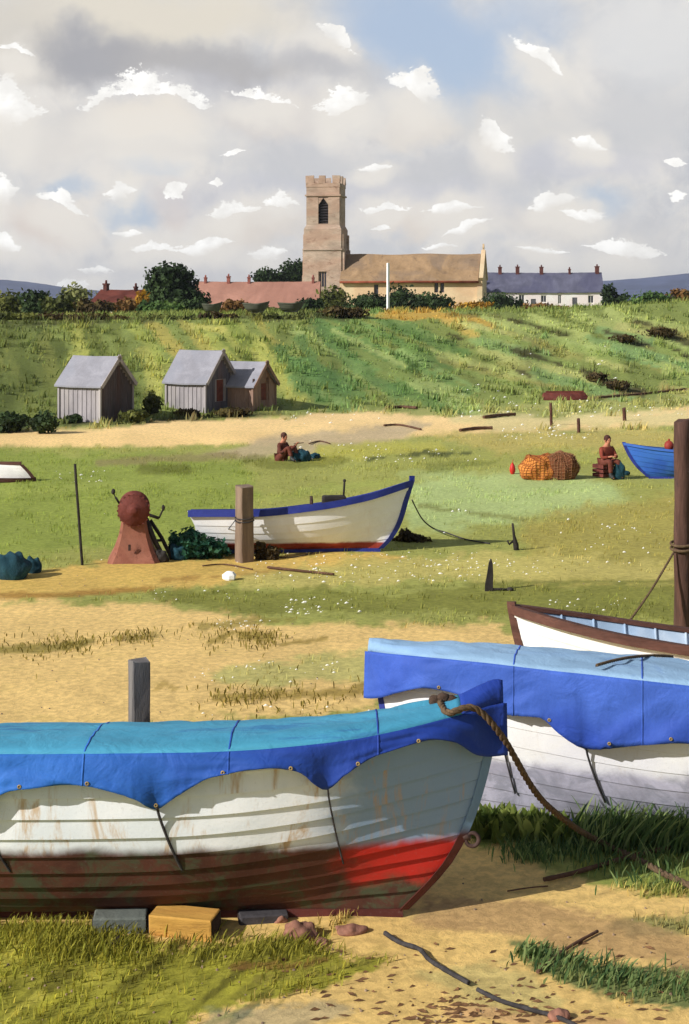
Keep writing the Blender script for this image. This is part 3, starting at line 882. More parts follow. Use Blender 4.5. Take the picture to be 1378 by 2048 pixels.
def church():
    t = thing('church', 'stone church with a tall battlemented tower and long stone-slated nave', 'church', ((652 - 689) / F * 200, 200, 2.7), math.radians(-10))
    # tower
    mb = MB()
    w1, w2 = 2.5, 2.22
    zs = 11.3; zt = 16.9

    def stage(w, z0, z1, holes):
        wall_face(mb, -w, w, z0, z1, holes, lambda u, z, i: (u, -w + i, z), .5)
        mb.add([(w, -w, z0), (w, w, z0), (w, w, z1), (w, -w, z1)], [(0, 1, 2, 3)])
        mb.add([(-w, -w, z0), (-w, w, z0), (-w, w, z1), (-w, -w, z1)], [(0, 3, 2, 1)])
        mb.add([(-w, w, z0), (w, w, z0), (w, w, z1), (-w, w, z1)], [(0, 3, 2, 1)])
        mb.add([(-w, -w, z1), (w, -w, z1), (w, w, z1), (-w, w, z1)], [(0, 1, 2, 3)])
    stage(w1, -1.5, zs, [(-.55, .55, 3.6, 5.7)])
    stage(w2, zs, zt, [(-.62, .72, 12.0, 15.5)])
    # sloping set-off between the stages
    for k in range(4):
        c, s_ = math.cos(k * PI / 2), math.sin(k * PI / 2)
        q = [(-w1, -w1, zs), (w1, -w1, zs), (w2, -w2, zs + .55), (-w2, -w2, zs + .55)]
        mb.add([(x * c - y * s_, x * s_ + y * c, z) for x, y, z in q], [(0, 1, 2, 3)])
    tower = mb.build('tower', STONE, t)
    for k, (w, z) in enumerate(((w1 + .06, 8.6), (w2 + .08, zt - 1.15))):
        sc = MB()
        for sgn in (-1, 1):
            sc.box((0, sgn * w, z), (2 * w + .2, .16, .22)); sc.box((sgn * w, 0, z), (.16, 2 * w - .17, .22))
        sc.build('string_course', STONE, tower)
    pp = MB(); w = w2 + .06
    for sgn in (-1, 1):
        pp.box((0, sgn * (w - .15), zt + .2), (2 * w, .3, .5)); pp.box((sgn * (w - .15), 0, zt + .2), (.3, 2 * w - .61, .5))
        for u, ww in ((-w + .55, 1.1), (-.1, .85), (w - .5, 1.0)):
            pp.box((u, sgn * (w - .15), zt + .95), (ww, .3, 1.0), jit=.05)
            if abs(u) < 1: pp.box((sgn * (w - .15), u, zt + .95), (.3, ww, 1.0), jit=.05)
    pp.build('battlements', STONE, tower)
    bt = MB()
    for sy in (-1, 1):
        rows = [[(w1 - .002, sy * 2.0 - .4, z) for z in (0,)]]
        for z0, z1, d in ((-1.5, 5.2, .55), (5.2, 8.6, .4), (8.6, 10.6, .25)):
            bt.box((w1 + d / 2, sy * 2.0, (z0 + z1) / 2), (d, .7, z1 - z0))
            bt.box((-w1 - d / 4, sy * 2.0, (z0 + z1) / 2), (d / 2, .7, z1 - z0))
    bt.build('buttress', STONE, tower)
    # louvred bell opening with pointed head
    lv = MB(); lv.box((.05, -w2 + .46, 13.75), (1.44, .04, 3.6))
    for k in range(9): lv.box((.05, -w2 + .36, 12.3 + k * .36), (1.32, .26, .05), Euler((math.radians(-35), 0, 0)))
    lv.build('bell_louvre', LOUVRE, tower)
    sp = MB()
    for sx, a, b in ((-1, -.62, .05), (1, .72, .05)):
        sp.add([(a, -w2 + .04, 15.42), (b, -w2 + .04, 15.42), (a, -w2 + .04, 14.5), (a, -w2 + .22, 15.42), (b, -w2 + .22, 15.42), (a, -w2 + .22, 14.5)],
               [(0, 1, 2), (3, 5, 4), (1, 4, 5, 2), (0, 2, 5, 3), (0, 3, 4, 1)])
    sp.build('pointed_arch', STONE, tower)
    f = window(tower, -.55, .55, 3.6, 5.7, -w1 + .3, STONE, PANE, 2, .1, 'tower_window')
    # nave
    x0, x1, yw, ze, zr = w1, 21.1, 3.5, 4.6, 8.0
    nv = MB()
    holes = [(14.9, 15.45, 2.9, 4.2), (15.65, 16.2, 2.9, 4.2), (7.0, 7.6, 2.4, 4.0)]
    wall_face(nv, x0, x1, -1.5, ze, holes, lambda u, z, i: (u, -yw + i, z), .35)
    nv.add([(x0, yw, -1.5), (x1, yw, -1.5), (x1, yw, ze), (x0, yw, ze)], [(0, 3, 2, 1)])
    nv.add([(x1, -yw, -1.5), (x1, yw, -1.5), (x1, yw, ze), (x1, 0, zr - .1), (x1, -yw, ze)], [(0, 1, 2, 3, 4)])
    nave = nv.build('nave_wall', STONE_PALE, t)
    for h in holes: window(nave, *h, -yw + .25, STONE, PANE, 0, .06, 'nave_window')
    rf = MB(); n = 26
    rows_a, rows_b = [], []
    for sgn in (-1, 1):
        rows = []
        for j in range(9):
            k = j / 8
            rows.append([(x0 + .01 + (x1 - .5 - x0) * i / n, sgn * (yw + .45) * (1 - k), ze - .25 + (zr - ze + .25) * k + .05 * math.sin(i * 1.7 + j) * math.sin(PI * k) + .07 * math.sin(i * .5)) for i in range(n + 1)])
        rf.grid(rows, smooth=False)
        rf.grid([[(p[0], p[1], p[2] - .18) for p in r] for r in rows], smooth=False)
        rf.grid([rows[0], [(p[0], p[1], p[2] - .18) for p in rows[0]]], smooth=False)
    roof = rf.build('nave_roof', STONE_TILE, t)
    MB().tube([(x0 + .1, -yw - .5, ze - .34), ((x0 + x1) / 2, -yw - .52, ze - .30), (x1 - .4, -yw - .5, ze - .33)], .15, 8).build('gutter', LEAD, t)
    gp = MB()
    for sgn in (-1, 1):
        a = math.atan2(zr - ze, yw)
        L = math.hypot(yw + .3, zr - ze + .3)
        gp.box((x1 - .12, sgn * (yw + .3) / 2, (ze + zr) / 2 + .22), (.55, L, .4), Euler((-sgn * a, 0, 0)))
    gp.box((x1 - .12, 0, zr + .75), (.22, .22, 1.1)); gp.box((x1 - .12, 0, zr + .85), (.24, .7, .22))
    gp.build('gable_coping', STONE_PALE, t)
    for z in (0,):
        b = MB()
        for z0, z1, d in ((-1.5, 2.2, .7), (2.2, 3.7, .4)): b.box((x1 - .3, -yw - d / 2, (z0 + z1) / 2), (.7, d, z1 - z0))
        b.build('buttress', STONE_PALE, t)


church()


def row_house(name, label, cat, loc, yaw, L, D, hw, hr, wall_m, roof_m, chim=(), wins=(), doors=(), over=.25, base=1.5, gable=None, group=None, chim_m=BRICK, thick=.14, bars=1, sag=.03, ch=.9):
    t = thing(name, label, cat, loc, yaw, group)
    w = MB()
    holes = [tuple(h) for h in wins] + [tuple(h) for h in doors]
    wall_face(w, 0, L, -base, hw, holes, lambda u, z, i: (u, i, z), .14)
    w.add([(0, D, -base), (L, D, -base), (L, D, hw), (0, D, hw)], [(0, 3, 2, 1)])
    gh = [gable] if gable else []
    w.add([(0, 0, -base), (0, D, -base), (0, D, hw), (0, D / 2, hr - .06), (0, 0, hw)], [(4, 3, 2, 1, 0)])
    wall_face(w, 0, D, -base, hw, gh, lambda u, z, i: (L - i, u, z), .1)
    w.add([(L, 0, hw), (L, D, hw), (L, D / 2, hr - .06)], [(0, 1, 2)])
    wo = w.build('wall', wall_m, t)
    n = max(6, int(L / .4)); r = MB()
    for sgn in (-1, 1):
        dy = D / 2 + over; zb = hw - over * (hr - hw) / (D / 2)
        rows = []
        for j in range(6):
            k = j / 5
            rows.append([(-over + (L + 2 * over) * i / n, D / 2 + sgn * dy * (1 - k), zb + (hr - zb) * k - sag * math.sin(PI * i / n) + random.uniform(-.3, .3) * sag) for i in range(n + 1)])
        up = [[(p[0], p[1], p[2] + thick) for p in q] for q in rows]
        r.grid(up, smooth=False); r.grid(rows, smooth=False); r.grid([rows[0], up[0]], smooth=False)
        r.grid([[q[0] for q in rows], [q[0] for q in up]], smooth=False); r.grid([[q[-1] for q in rows], [q[-1] for q in up]], smooth=False)
    ro = r.build('roof', roof_m, t)
    for cx, s in chim:
        c = MB().box((cx, D / 2, hr + ch * s / 2 - .25), (.55 * s, .6, ch * s + .5), bev=.03)
        c.box((cx, D / 2, hr + ch * s + .05), (.68 * s, .72, .14))
        co = c.build('chimney', chim_m, ro)
        MB().lathe([(.0, 0), (.11, 0), (.09, .3), (.07, .3), (.07, .05)], (cx, D / 2, hr + ch * s + .1), 10).build('chimney_pot', chim_m, ro)
    for h in wins: window(t, *h, .1, FRAME_W, PANE, bars)
    for h in doors:
        d = MB()
        k = 5
        for i in range(k):
            a = h[0] + (h[1] - h[0]) * i / k
            d.box((a + (h[1] - h[0]) / k / 2, .09, (h[2] + h[3]) / 2), ((h[1] - h[0]) / k - .01, .04, h[3] - h[2] - .01))
        do = d.build('door', DOORM, t)
        MB().ball((h[1] - .12, .05, (h[2] + h[3]) / 2), .035).build('handle', LEAD, do)
    return t, wo, ro


# white cottages on the right of the church
d = 212
sc = d / F
row_house('cottage_row', 'long white cottage terrace with blue slate roof and dark chimneys', 'cottages', ((968 - 689) * sc, d, 2.55), math.radians(-3), 16.6, 6, 3.3, 5.85, WHITE_WALL, SLATE,
          [(2.4, .9), (4.9, .95), (8.3, .9), (12.3, .55), (16.2, 1.0)],
          [(2.5, 3.2, 1.7, 2.8), (4.9, 5.7, 1.6, 2.8), (8.0, 8.8, 1.7, 2.7), (10.4, 10.9, 1.5, 2.8), (14.6, 15.4, 1.6, 2.7)], [(6.6, 7.3, .2, 2.2), (12.4, 13.1, .4, 2.4), (3.5, 4.1, .6, 2.6)], sag=.07)
d = 172; sc = d / F
row_house('terrace_house', 'long low terrace under one pink pantile roof with four chimneys', 'house', ((386 - 689) * sc, d, 2.9), math.radians(-2), 14.2, 7, 1.0, 3.85, PINKWALL, PANTILE,
          [(1.0, .55), (3.7, .7), (6.1, .6), (13.6, .55)], [(2, 2.8, .2, .8), (5, 5.8, .2, .8), (9, 9.8, .2, .8)], [], chim_m=paint('pink_chimney', (142, 84, 74), .2, 2, .9), sag=.06)
d = 128; sc = d / F
row_house('brick_house', 'small brick house with dark red roof half sunk behind hedge', 'house', ((186 - 689) * sc, d, 3.5), math.radians(-14), 4.2, 4.5, 1.1, 2.15, ORWALL, REDROOF,
          [(.25, .6), (3.0, .3)], [(1.2, 1.9, .3, .9), (2.6, 3.3, .3, .9)], [], sag=.05)

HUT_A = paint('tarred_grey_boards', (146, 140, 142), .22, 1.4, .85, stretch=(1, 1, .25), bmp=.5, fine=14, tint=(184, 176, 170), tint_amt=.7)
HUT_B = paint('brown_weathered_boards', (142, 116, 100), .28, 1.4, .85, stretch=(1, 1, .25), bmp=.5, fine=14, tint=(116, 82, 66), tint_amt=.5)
SHADED_GABLE = paint('shaded_gable_boards', (74, 66, 68), .3, 1.4, .85, stretch=(1, 1, .25), bmp=.5, fine=14, tint=(96, 66, 58), tint_amt=.5)  # side away from the sun: shade painted into the gable boards
GREY_GABLE_SHADE = paint('shaded_grey_gable_boards', (92, 90, 100), .25, 1.4, .85, stretch=(1, 1, .25), bmp=.5, fine=14, tint=(110, 84, 80), tint_amt=.4)  # darker than the front walls: gable shade put into the colour
FELT = paint('grey_roof_felt', (142, 141, 148), .14, 1.2, .85, bmp=.3, fine=10, tint=(140, 142, 152), tint_amt=.6)
RUSTD = paint('rust_red_door', (104, 54, 42), .3, 2, .8, bmp=.2, fine=12)


def hut(label, px, py, L, D, hw, hr, yaw, wall_m, gable_m, door=True):
    c = GP(px, py)
    R = Matrix.Rotation(yaw, 3, 'Z')
    o = c - R @ Vector((L, 0, 0)); o.z = gz(c.x, c.y) - .02
    g = (D * .38, D * .62, .45, 1.45) if door else None
    t, wo, ro = row_house('beach_hut', label, 'hut', o, yaw, L, D, hw, hr, wall_m, FELT, over=.16, base=.5, gable=g, thick=.07, sag=.02, group='fishing huts below the slope')
    # corner boards, barge boards, bottom rail
    for x, y in ((-.02, -.02), (L + .02, -.02), (L + .02, D + .02)): MB().box((x, y, hw / 2 - .15), (.09, .09, hw + .25)).build('corner_board', wall_m, t)
    bb = MB(); a = math.atan2(hr - hw, D / 2)
    for s in (-1, 1):
        bb.box((L + .19, D / 2 + s * D / 4, (hw + hr) / 2 - .02), (.03, math.hypot(D / 2, hr - hw) + .3, .16), Euler((-s * a, 0, 0)))
    bb.build('barge_board', wall_m, t)
    if door:
        dr = MB()
        for i in range(4): dr.box((L - .05, g[0] + (g[1] - g[0]) * (i + .5) / 4, (g[2] + g[3]) / 2), (.04, (g[1] - g[0]) / 4 - .012, g[3] - g[2] - .01))
        do = dr.build('door', RUSTD, t)
        MB().ball((L - .01, g[0] + .1, 1.0), .03).build('handle', LEAD, do)
    # boarded cladding of the gable
    gb = MB(); nb = 13
    for i in range(nb):
        a0, a1 = D * i / nb + .006, D * (i + 1) / nb - .006
        top = lambda v: hw + (hr - hw) * (1 - abs(v - D / 2) / (D / 2)) - .1
        zz = [(-.3, min(top(a0), top(a1)) if not (a0 < D / 2 < a1) else top(a0))]
        if g and a1 > g[0] and a0 < g[1]: zz = [(-.3, g[2]), (g[3], zz[0][1])]
        for q0, q1 in zz: gb.box((L + .014 + .004 * (i % 2), (a0 + a1) / 2, (q0 + q1) / 2), (.024, a1 - a0, q1 - q0))
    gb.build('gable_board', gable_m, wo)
    # battens on the long front
    bt = MB()
    for k in range(1, 9): bt.box((L * k / 9, -.013, hw / 2 - .1), (.035, .022, hw + .1))
    bt.build('batten', wall_m, wo)
    return t


hut('grey hut standing alone at the left with dark blank gable', 200, 846, 2.15, 2.1, 1.62, 2.66, math.radians(-30), HUT_A, SHADED_GABLE, False)
hut('larger grey hut of the close pair with red door in gable', 410, 826, 2.0, 2.5, 1.42, 2.66, math.radians(-27), HUT_A, GREY_GABLE_SHADE)
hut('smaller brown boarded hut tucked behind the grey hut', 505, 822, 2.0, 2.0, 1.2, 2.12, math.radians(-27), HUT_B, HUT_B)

# ------------------------------------------------------------------ trees and bushes
BARK = paint('bark', (74, 58, 44), .3, 3, .95, stretch=(1, 1, .3), bmp=.6)
LF_DARK = leafmat('dark_leaves', (30, 40, 24), (50, 66, 38), (84, 104, 62))
LF_MID = leafmat('olive_leaves', (46, 52, 26), (84, 90, 44), (124, 126, 62))
LF_GREEN = leafmat('green_leaves', (44, 66, 36), (78, 104, 52), (118, 140, 72))
LF_OCH = leafmat('ochre_leaves', (120, 84, 30), (176, 132, 44), (204, 164, 70))
LF_RUST = leafmat('rust_leaves', (76, 54, 30), (124, 90, 50), (156, 124, 74))
LF_BROWN = leafmat('dark_thorn_leaves', (44, 36, 24), (78, 64, 38), (110, 98, 54))
LF_TEAL = leafmat('bluegreen_leaves', (22, 52, 44), (42, 88, 68), (84, 122, 84))


def pxblobs(spec, d, dy=.8):
    out = []
    for i, (px, py, rx, ry) in enumerate(spec):
        p = W(px, py, d + (i % 3 - 1) * dy * rx / F * d * .5)
        out.append((p.x, p.y, p.z, rx / F * d, max(rx, ry) / F * d * dy, ry / F * d))
    return out


def tree(name, label, spec, d, mat, n, size, cat='tree', group=None, seed=1, trunk=True):
    bl = pxblobs(spec, d)
    cx = sum(b[0] for b in bl) / len(bl); g = gz(cx, d)
    t = thing(name, label, cat, (cx, d, g), 0, group)
    V, Fq, var = leaf_cloud([(b[0] - cx, b[1] - d, b[2] - g, *b[3:]) for b in bl], n, size, seed)
    raw_mesh('crown', V, Fq, mat, var=var, parent=t)
    tb = MB(); hmid = max(b[2] for b in bl) - g
    tb.tube([(0, 0, -.2), (.05, 0, hmid * .3), (-.05, .05, hmid * .6)], [hmid * .05, hmid * .04, hmid * .025], 8)
    for b in bl: tb.tube([(0, 0, hmid * .3), ((b[0] - cx) * .5, (b[1] - d) * .5, ((b[2] - g) + hmid * .3) / 2), (b[0] - cx, b[1] - d, b[2] - g)], [hmid * .03, hmid * .02, hmid * .008], 6)
    tb.build('trunk', BARK, t)
    return t


def bush(name, label, spec, d, mat, n, size, cat='bush', group=None, seed=1):
    bl = pxblobs(spec, d)
    # carry the foliage down to the ground
    ext = []
    for b in bl:
        g = gz(b[0], b[1])
        if b[2] - b[5] > g + .05:
            k = (b[2] + g) / 2
            ext.append((b[0], b[1], g + (b[2] - g) * .4, b[3] * .9, b[4] * .9, max((b[2] - g) * .5, .1)))
    bl += ext
    cx = sum(b[0] for b in bl) / len(bl); g = gz(cx, d)
    V, Fq, var = leaf_cloud([(b[0] - cx, b[1] - d, b[2] - g, *b[3:]) for b in bl], n, size, seed)
    o = raw_mesh(name, V, Fq, mat, var=var); o.location = (cx, d, g)
    return tag(o, label, cat, group)


GT = 'trees along the crest'; GB = 'bushes along the crest'
tree('broadleaf_tree', 'large dark broadleaf tree left of the pink terrace', [(332, 556, 38, 30), (308, 586, 22, 34), (362, 570, 30, 36), (345, 600, 46, 28), (385, 600, 26, 24)], 124, LF_DARK, 5200, .22, group=GT, seed=3)
tree('churchyard_tree', 'low dark tree at the far end of pink roof, beside another', [(532, 552, 26, 16), (545, 560, 30, 14)], 216, LF_DARK, 1300, .3, group=GT, seed=4)
tree('churchyard_tree', 'taller dark tree touching the church tower', [(586, 542, 26, 24), (600, 548, 16, 28), (575, 556, 22, 16)], 218, LF_DARK, 1600, .3, group=GT, seed=5)
tree('round_tree', 'pale olive round tree behind the dark red roof', [(152, 592, 34, 22), (150, 604, 36, 16)], 150, leafmat('pale_olive_leaves', (104, 108, 66), (134, 136, 84), (160, 160, 104)), 1500, .2, group=GT, seed=6)
for i, (sp, dd, mt, lb) in enumerate([
    ([(20, 602, 50, 20), (-30, 604, 50, 22)], 122, LF_MID, 'wide olive hedge bush cut by the left edge of view'),
    ([(75, 598, 34, 20)], 120, LF_DARK, 'dark dome-shaped bush next to the wide olive hedge'),
    ([(112, 612, 32, 18), (132, 608, 20, 22)], 116, LF_MID, 'olive bush below the pale round tree'),
    ([(205, 616, 30, 16), (170, 612, 18, 18)], 114, LF_BROWN, 'brown thorn bush hiding the foot of the red roofed house'),
    ([(252, 612, 20, 16)], 116, LF_RUST, 'rusty orange bush right of the red roofed house'),
    ([(284, 604, 14, 22)], 117, LF_OCH, 'narrow yellow bush against the large dark tree'),
    ([(330, 618, 44, 16), (295, 616, 22, 14)], 112, LF_GREEN, 'green hedge bush under the large dark tree'),
    ([(395, 614, 30, 16)], 112, LF_DARK, 'low dark bush between large tree and pink terrace'),
    ([(470, 614, 34, 13)], 114, LF_RUST, 'rust and olive bush below the pink roof between two boats'),
    ([(545, 624, 26, 8)], 112, LF_MID, 'low olive bush below the pink roof'),
    ([(618, 612, 30, 16)], 118, LF_DARK, 'dark bush where pink terrace meets church tower'),
    ([(668, 596, 34, 24), (650, 612, 26, 14)], 150, LF_MID, 'tall olive bush at the foot of the church tower'),
    ([(735, 606, 40, 18)], 140, LF_DARK, 'dark bush left of the white pole'),
    ([(800, 592, 30, 22), (780, 606, 30, 16)], 150, LF_DARK, 'dark bush directly right of the white pole'),
    ([(855, 602, 48, 16), (890, 604, 24, 12)], 150, LF_DARK, 'long dark bush under the nave wall'),
    ([(950, 612, 40, 8)], 140, LF_OCH, 'low ochre bush below the nave gable'),
    ([(1000, 602, 36, 16), (1035, 608, 22, 8)], 185, LF_DARK, 'dark bush hiding the near end of white cottages'),
    ([(1075, 614, 30, 7), (1110, 617, 24, 5)], 160, LF_RUST, 'low orange bush in front of the white cottages'),
    ([(1168, 618, 40, 6)], 150, LF_GREEN, 'flat green bush in front of the white cottages'),
    ([(1216, 588, 14, 22), (1238, 602, 26, 18), (1260, 612, 20, 10)], 165, LF_DARK, 'pointed dark bush at the far gable of white cottages'),
    ([(1310, 596, 40, 14), (1290, 604, 40, 10)], 150, LF_GREEN, 'green bush on the crest right of the white cottages'),
    ([(1365, 590, 30, 12)], 150, LF_RUST, 'orange brown bush at the right end of crest'),
    ([(1430, 590, 50, 20)], 150, LF_GREEN, 'green bush cut by the right edge of view'),
]):
    area = sum(a * b for _, _, a, b in sp)
    bush('crest_bush', lb, sp, dd, mt, int(500 + area * .8), .07 + .0010 * dd, group=GB, seed=20 + i)

for i, (px, py, rx, ry, mt) in enumerate([(120, 636, 60, 10, 0), (215, 638, 46, 9, 0), (345, 638, 60, 9, 1), (440, 634, 40, 9, 0), (560, 636, 60, 8, 1), (690, 622, 46, 10, 0), (30, 634, 50, 10, 1)]):
    bush('crest_scrub', ['low dark scrub on the crest under the rusty and brown bushes', 'low dark scrub on the crest below the dark red roof', 'low scrub on the crest beneath the large dark tree', 'low dark scrub on the crest below the nearest grey boat',
         'low scrub on the crest below two grey boats', 'low dark scrub on the crest at the foot of the church tower', 'low scrub on the crest at the left edge of view'][i], [(px - rx * .4, py, rx * .6, ry), (px + rx * .4, py + 1, rx * .6, ry * .8)], GP(px, 650).y + 3, [LF_BROWN, LF_MID][mt], 900, .13, 'scrub', 'scrub along the crest', 80 + i)

# shrubs round the huts and in the gullies of the slope
for i, (px, py, rx, ry, mt, lb) in enumerate([
    (20, 845, 40, 18, LF_DARK, 'dark scrub bush at the left end of the sandy track'),
    (85, 846, 26, 20, LF_DARK, 'dark scrub bush just left of the lone grey hut'),
    (150, 838, 16, 8, LF_DARK, 'small dark weed clump at the front of lone grey hut'),
    (268, 832, 26, 12, LF_MID, 'olive bush at the gable of lone grey hut'),
    (305, 806, 16, 22, LF_MID, 'olive bush left of the close pair of huts'),
    (375, 826, 22, 7, LF_BROWN, 'brown weed clump in front of larger grey hut'),
    (470, 824, 36, 7, LF_BROWN, 'dark weed clump along the foot of brown hut'),
    (1235, 770, 26, 9, LF_BROWN, 'dark thorn bush low in the gully of the right slope'),
    (1195, 754, 20, 8, LF_BROWN, 'dark thorn bush halfway up the right slope gully'),
    (1250, 676, 22, 6, LF_BROWN, 'small dark thorn bush high on the right slope'),
    (1320, 662, 34, 7, LF_BROWN, 'long dark thorn bush near the right end of slope'),
]):
    p = GP(px, py + ry)
    bush('scrub_bush', lb, [(px, py, rx, ry)], p.y, mt, int(350 + rx * ry * 1.2), .11, group='scrub on the slope', seed=60 + i)

# ------------------------------------------------------------------ boats
def hermite(xs, ys):
    xs = np.array(xs, float); ys = np.array(ys, float)
    h = np.diff(xs); dl = np.diff(ys) / h
    m = np.zeros(len(xs)); m[0], m[-1] = dl[0], dl[-1]
    for i in range(1, len(xs) - 1):
        m[i] = 0 if dl[i - 1] * dl[i] <= 0 else (h[i - 1] + h[i]) / (h[i - 1] / dl[i] + h[i] / dl[i - 1])

    def f(x):
        x = min(max(x, xs[0]), xs[-1]); i = min(int(np.searchsorted(xs, x, 'right')) - 1, len(xs) - 2)
        t = (x - xs[i]) / h[i]
        return ((1 + 2 * t) * (1 - t) ** 2 * ys[i] + t * (1 - t) ** 2 * h[i] * m[i] + t * t * (3 - 2 * t) * ys[i + 1] + t * t * (t - 1) * h[i] * m[i + 1])
    return f


class Hull:
    """bow at x = 0, stern at x = -L, keel on z = 0"""
    def __init__(s, L, beam, sheer, stem, stern=None, vee=None):
        s.L = L; s.b = hermite(*zip(*beam)); s.sheer = hermite(*zip(*sheer)); s.stem = hermite(*zip(*stem))
        s.stern = hermite(*zip(*(stern or [(0, -L + .25), (1, -L + .1), (2, -L)])))
        s.vee = hermite(*zip(*(vee or [(0, .35), (.3, .15), (.55, .2), (.75, .5), (.9, .85), (1, 1)])))

    def sec(s, u, t):
        th = t * PI / 2; m = s.vee(u); sh = s.sheer(u)
        y = s.b(u) * ((1 - m) * (math.sin(th) ** .85) + m * (t ** 1.05)); z = sh * ((1 - m) * (1 - math.cos(th)) ** .95 + m * t)
        return y, z

    def x(s, u, z): a = s.stern(z); return a + (s.stem(z) - a) * u

    def p(s, u, t, side, off=0.0):
        y, z = s.sec(u, t)
        y1, z1 = s.sec(u, min(t + .02, 1)); y0, z0 = s.sec(u, max(t - .02, 0))
        ty, tz = y1 - y0, z1 - z0; l = math.hypot(ty, tz) + 1e-9
        yy = max(y + off * tz / l, 0.0); zz = z - off * ty / l
        return Vector((s.x(u, z), side * yy, zz))

    def u_at(s, x, z):
        a = s.stern(z); return min(max((x - a) / (s.stem(z) - a), 0), 1)

    def y_at(s, u, z):
        lo, hi = 0.0, 1.0
        for _ in range(22):
            m = (lo + hi) / 2
            if s.sec(u, m)[1] < z: lo = m
            else: hi = m
        return s.sec(u, lo)[0]

    def sheer_at_x(s, x):
        u = 1 + x / s.L
        for _ in range(8): u = s.u_at(x, s.sheer(u))
        return u, s.sheer(u)


def hull_mat(name, top, bottom, wl, spots=None, spot=.4, low=None, freshx=None, fresh=None, tint=None, edge=.05, bow=None):
    m, nt, b = new_mat(name)
    v, t = objvec(nt)
    sp = nt.nodes.new('ShaderNodeSeparateXYZ'); nt.links.new(v, sp.inputs[0])
    n1 = noise(nt, v, 1.6, 6, .65, .6); n2 = noise(nt, v, 34, 5, .7)
    v2, _ = objvec(nt, (3.2, 3.2, .55)); n3 = noise(nt, v2, 1.5, 5, .7, .5)
    c = lin(top)
    k = mixc(nt, ramp(nt, n1, .32, .68), tuple(x * .92 for x in c), tuple(min(x * 1.06, .88) for x in c))
    if tint is not None: k = mixc(nt, mathn(nt, 'MULTIPLY', ramp(nt, noise(nt, v, .8, 4, .6, .8), .42, .66), .7), k, lin(tint))
    if spots is not None: k = mixc(nt, mathn(nt, 'MULTIPLY', ramp(nt, n3, .58, .74), spot), k, lin(spots))
    if bow is not None:  # shade of the bow end mixed into the hull colour
        bx = mathn(nt, 'ADD', sp.outputs[0], mathn(nt, 'MULTIPLY', mathn(nt, 'SUBTRACT', n1, .5), .9))
        k = mixc(nt, mathn(nt, 'MULTIPLY', ramp(nt, bx, bow[0], bow[1]), bow[3]), k, lin(bow[2]))
        if spots is not None: k = mixc(nt, mathn(nt, 'MULTIPLY', ramp(nt, n3, .52, .68), spot * 1.1), k, lin(spots))
    bt = lin(bottom)
    kb = mixc(nt, ramp(nt, n1, .3, .7), tuple(x * .6 for x in bt), tuple(x * 1.25 for x in bt))
    if low is not None:
        kb = mixc(nt, ramp(nt, noise(nt, v, 2.6, 6, .7, .8), .46, .62), kb, lin(low))
    if fresh is not None:
        fx = mathn(nt, 'ADD', sp.outputs[0], mathn(nt, 'MULTIPLY', mathn(nt, 'SUBTRACT', n1, .5), 1.1))
        kb = mixc(nt, mathn(nt, 'MULTIPLY', ramp(nt, fx, freshx - .2, freshx + .2), mathn(nt, 'MULTIPLY', .97, ramp(nt, mathn(nt, 'ADD', sp.outputs[2], mathn(nt, 'MULTIPLY', mathn(nt, 'SUBTRACT', n1, .5), .5)), .16, .34))), kb, lin(fresh))
    e = mathn(nt, 'ADD', sp.outputs[2], mathn(nt, 'MULTIPLY', mathn(nt, 'SUBTRACT', n1, .5), edge * 3))
    k = mixc(nt, ramp(nt, e, wl + edge, wl - edge), k, kb)
    k = mixc(nt, mathn(nt, 'MULTIPLY', ramp(nt, n2, .56, .72), .18), k, (.22, .2, .17))
    nt.links.new(k, b.inputs['Base Color'])
    b.inputs['Roughness'].default_value = .6; b.inputs['Specular IOR Level'].default_value = .3
    bump(nt, b, n2, .25, .01)
    return m


IRON = paint('rusty_iron', (66, 46, 40), .35, 6, .8, bmp=.4, fine=30, spots=(50, 36, 32), spot_amt=.6)
ROPE = paint('tarry_rope', (98, 78, 56), .3, 20, .95, bmp=.5, fine=120)
DARKROPE = paint('dark_line', (58, 54, 54), .3, 12, .9, bmp=.3)


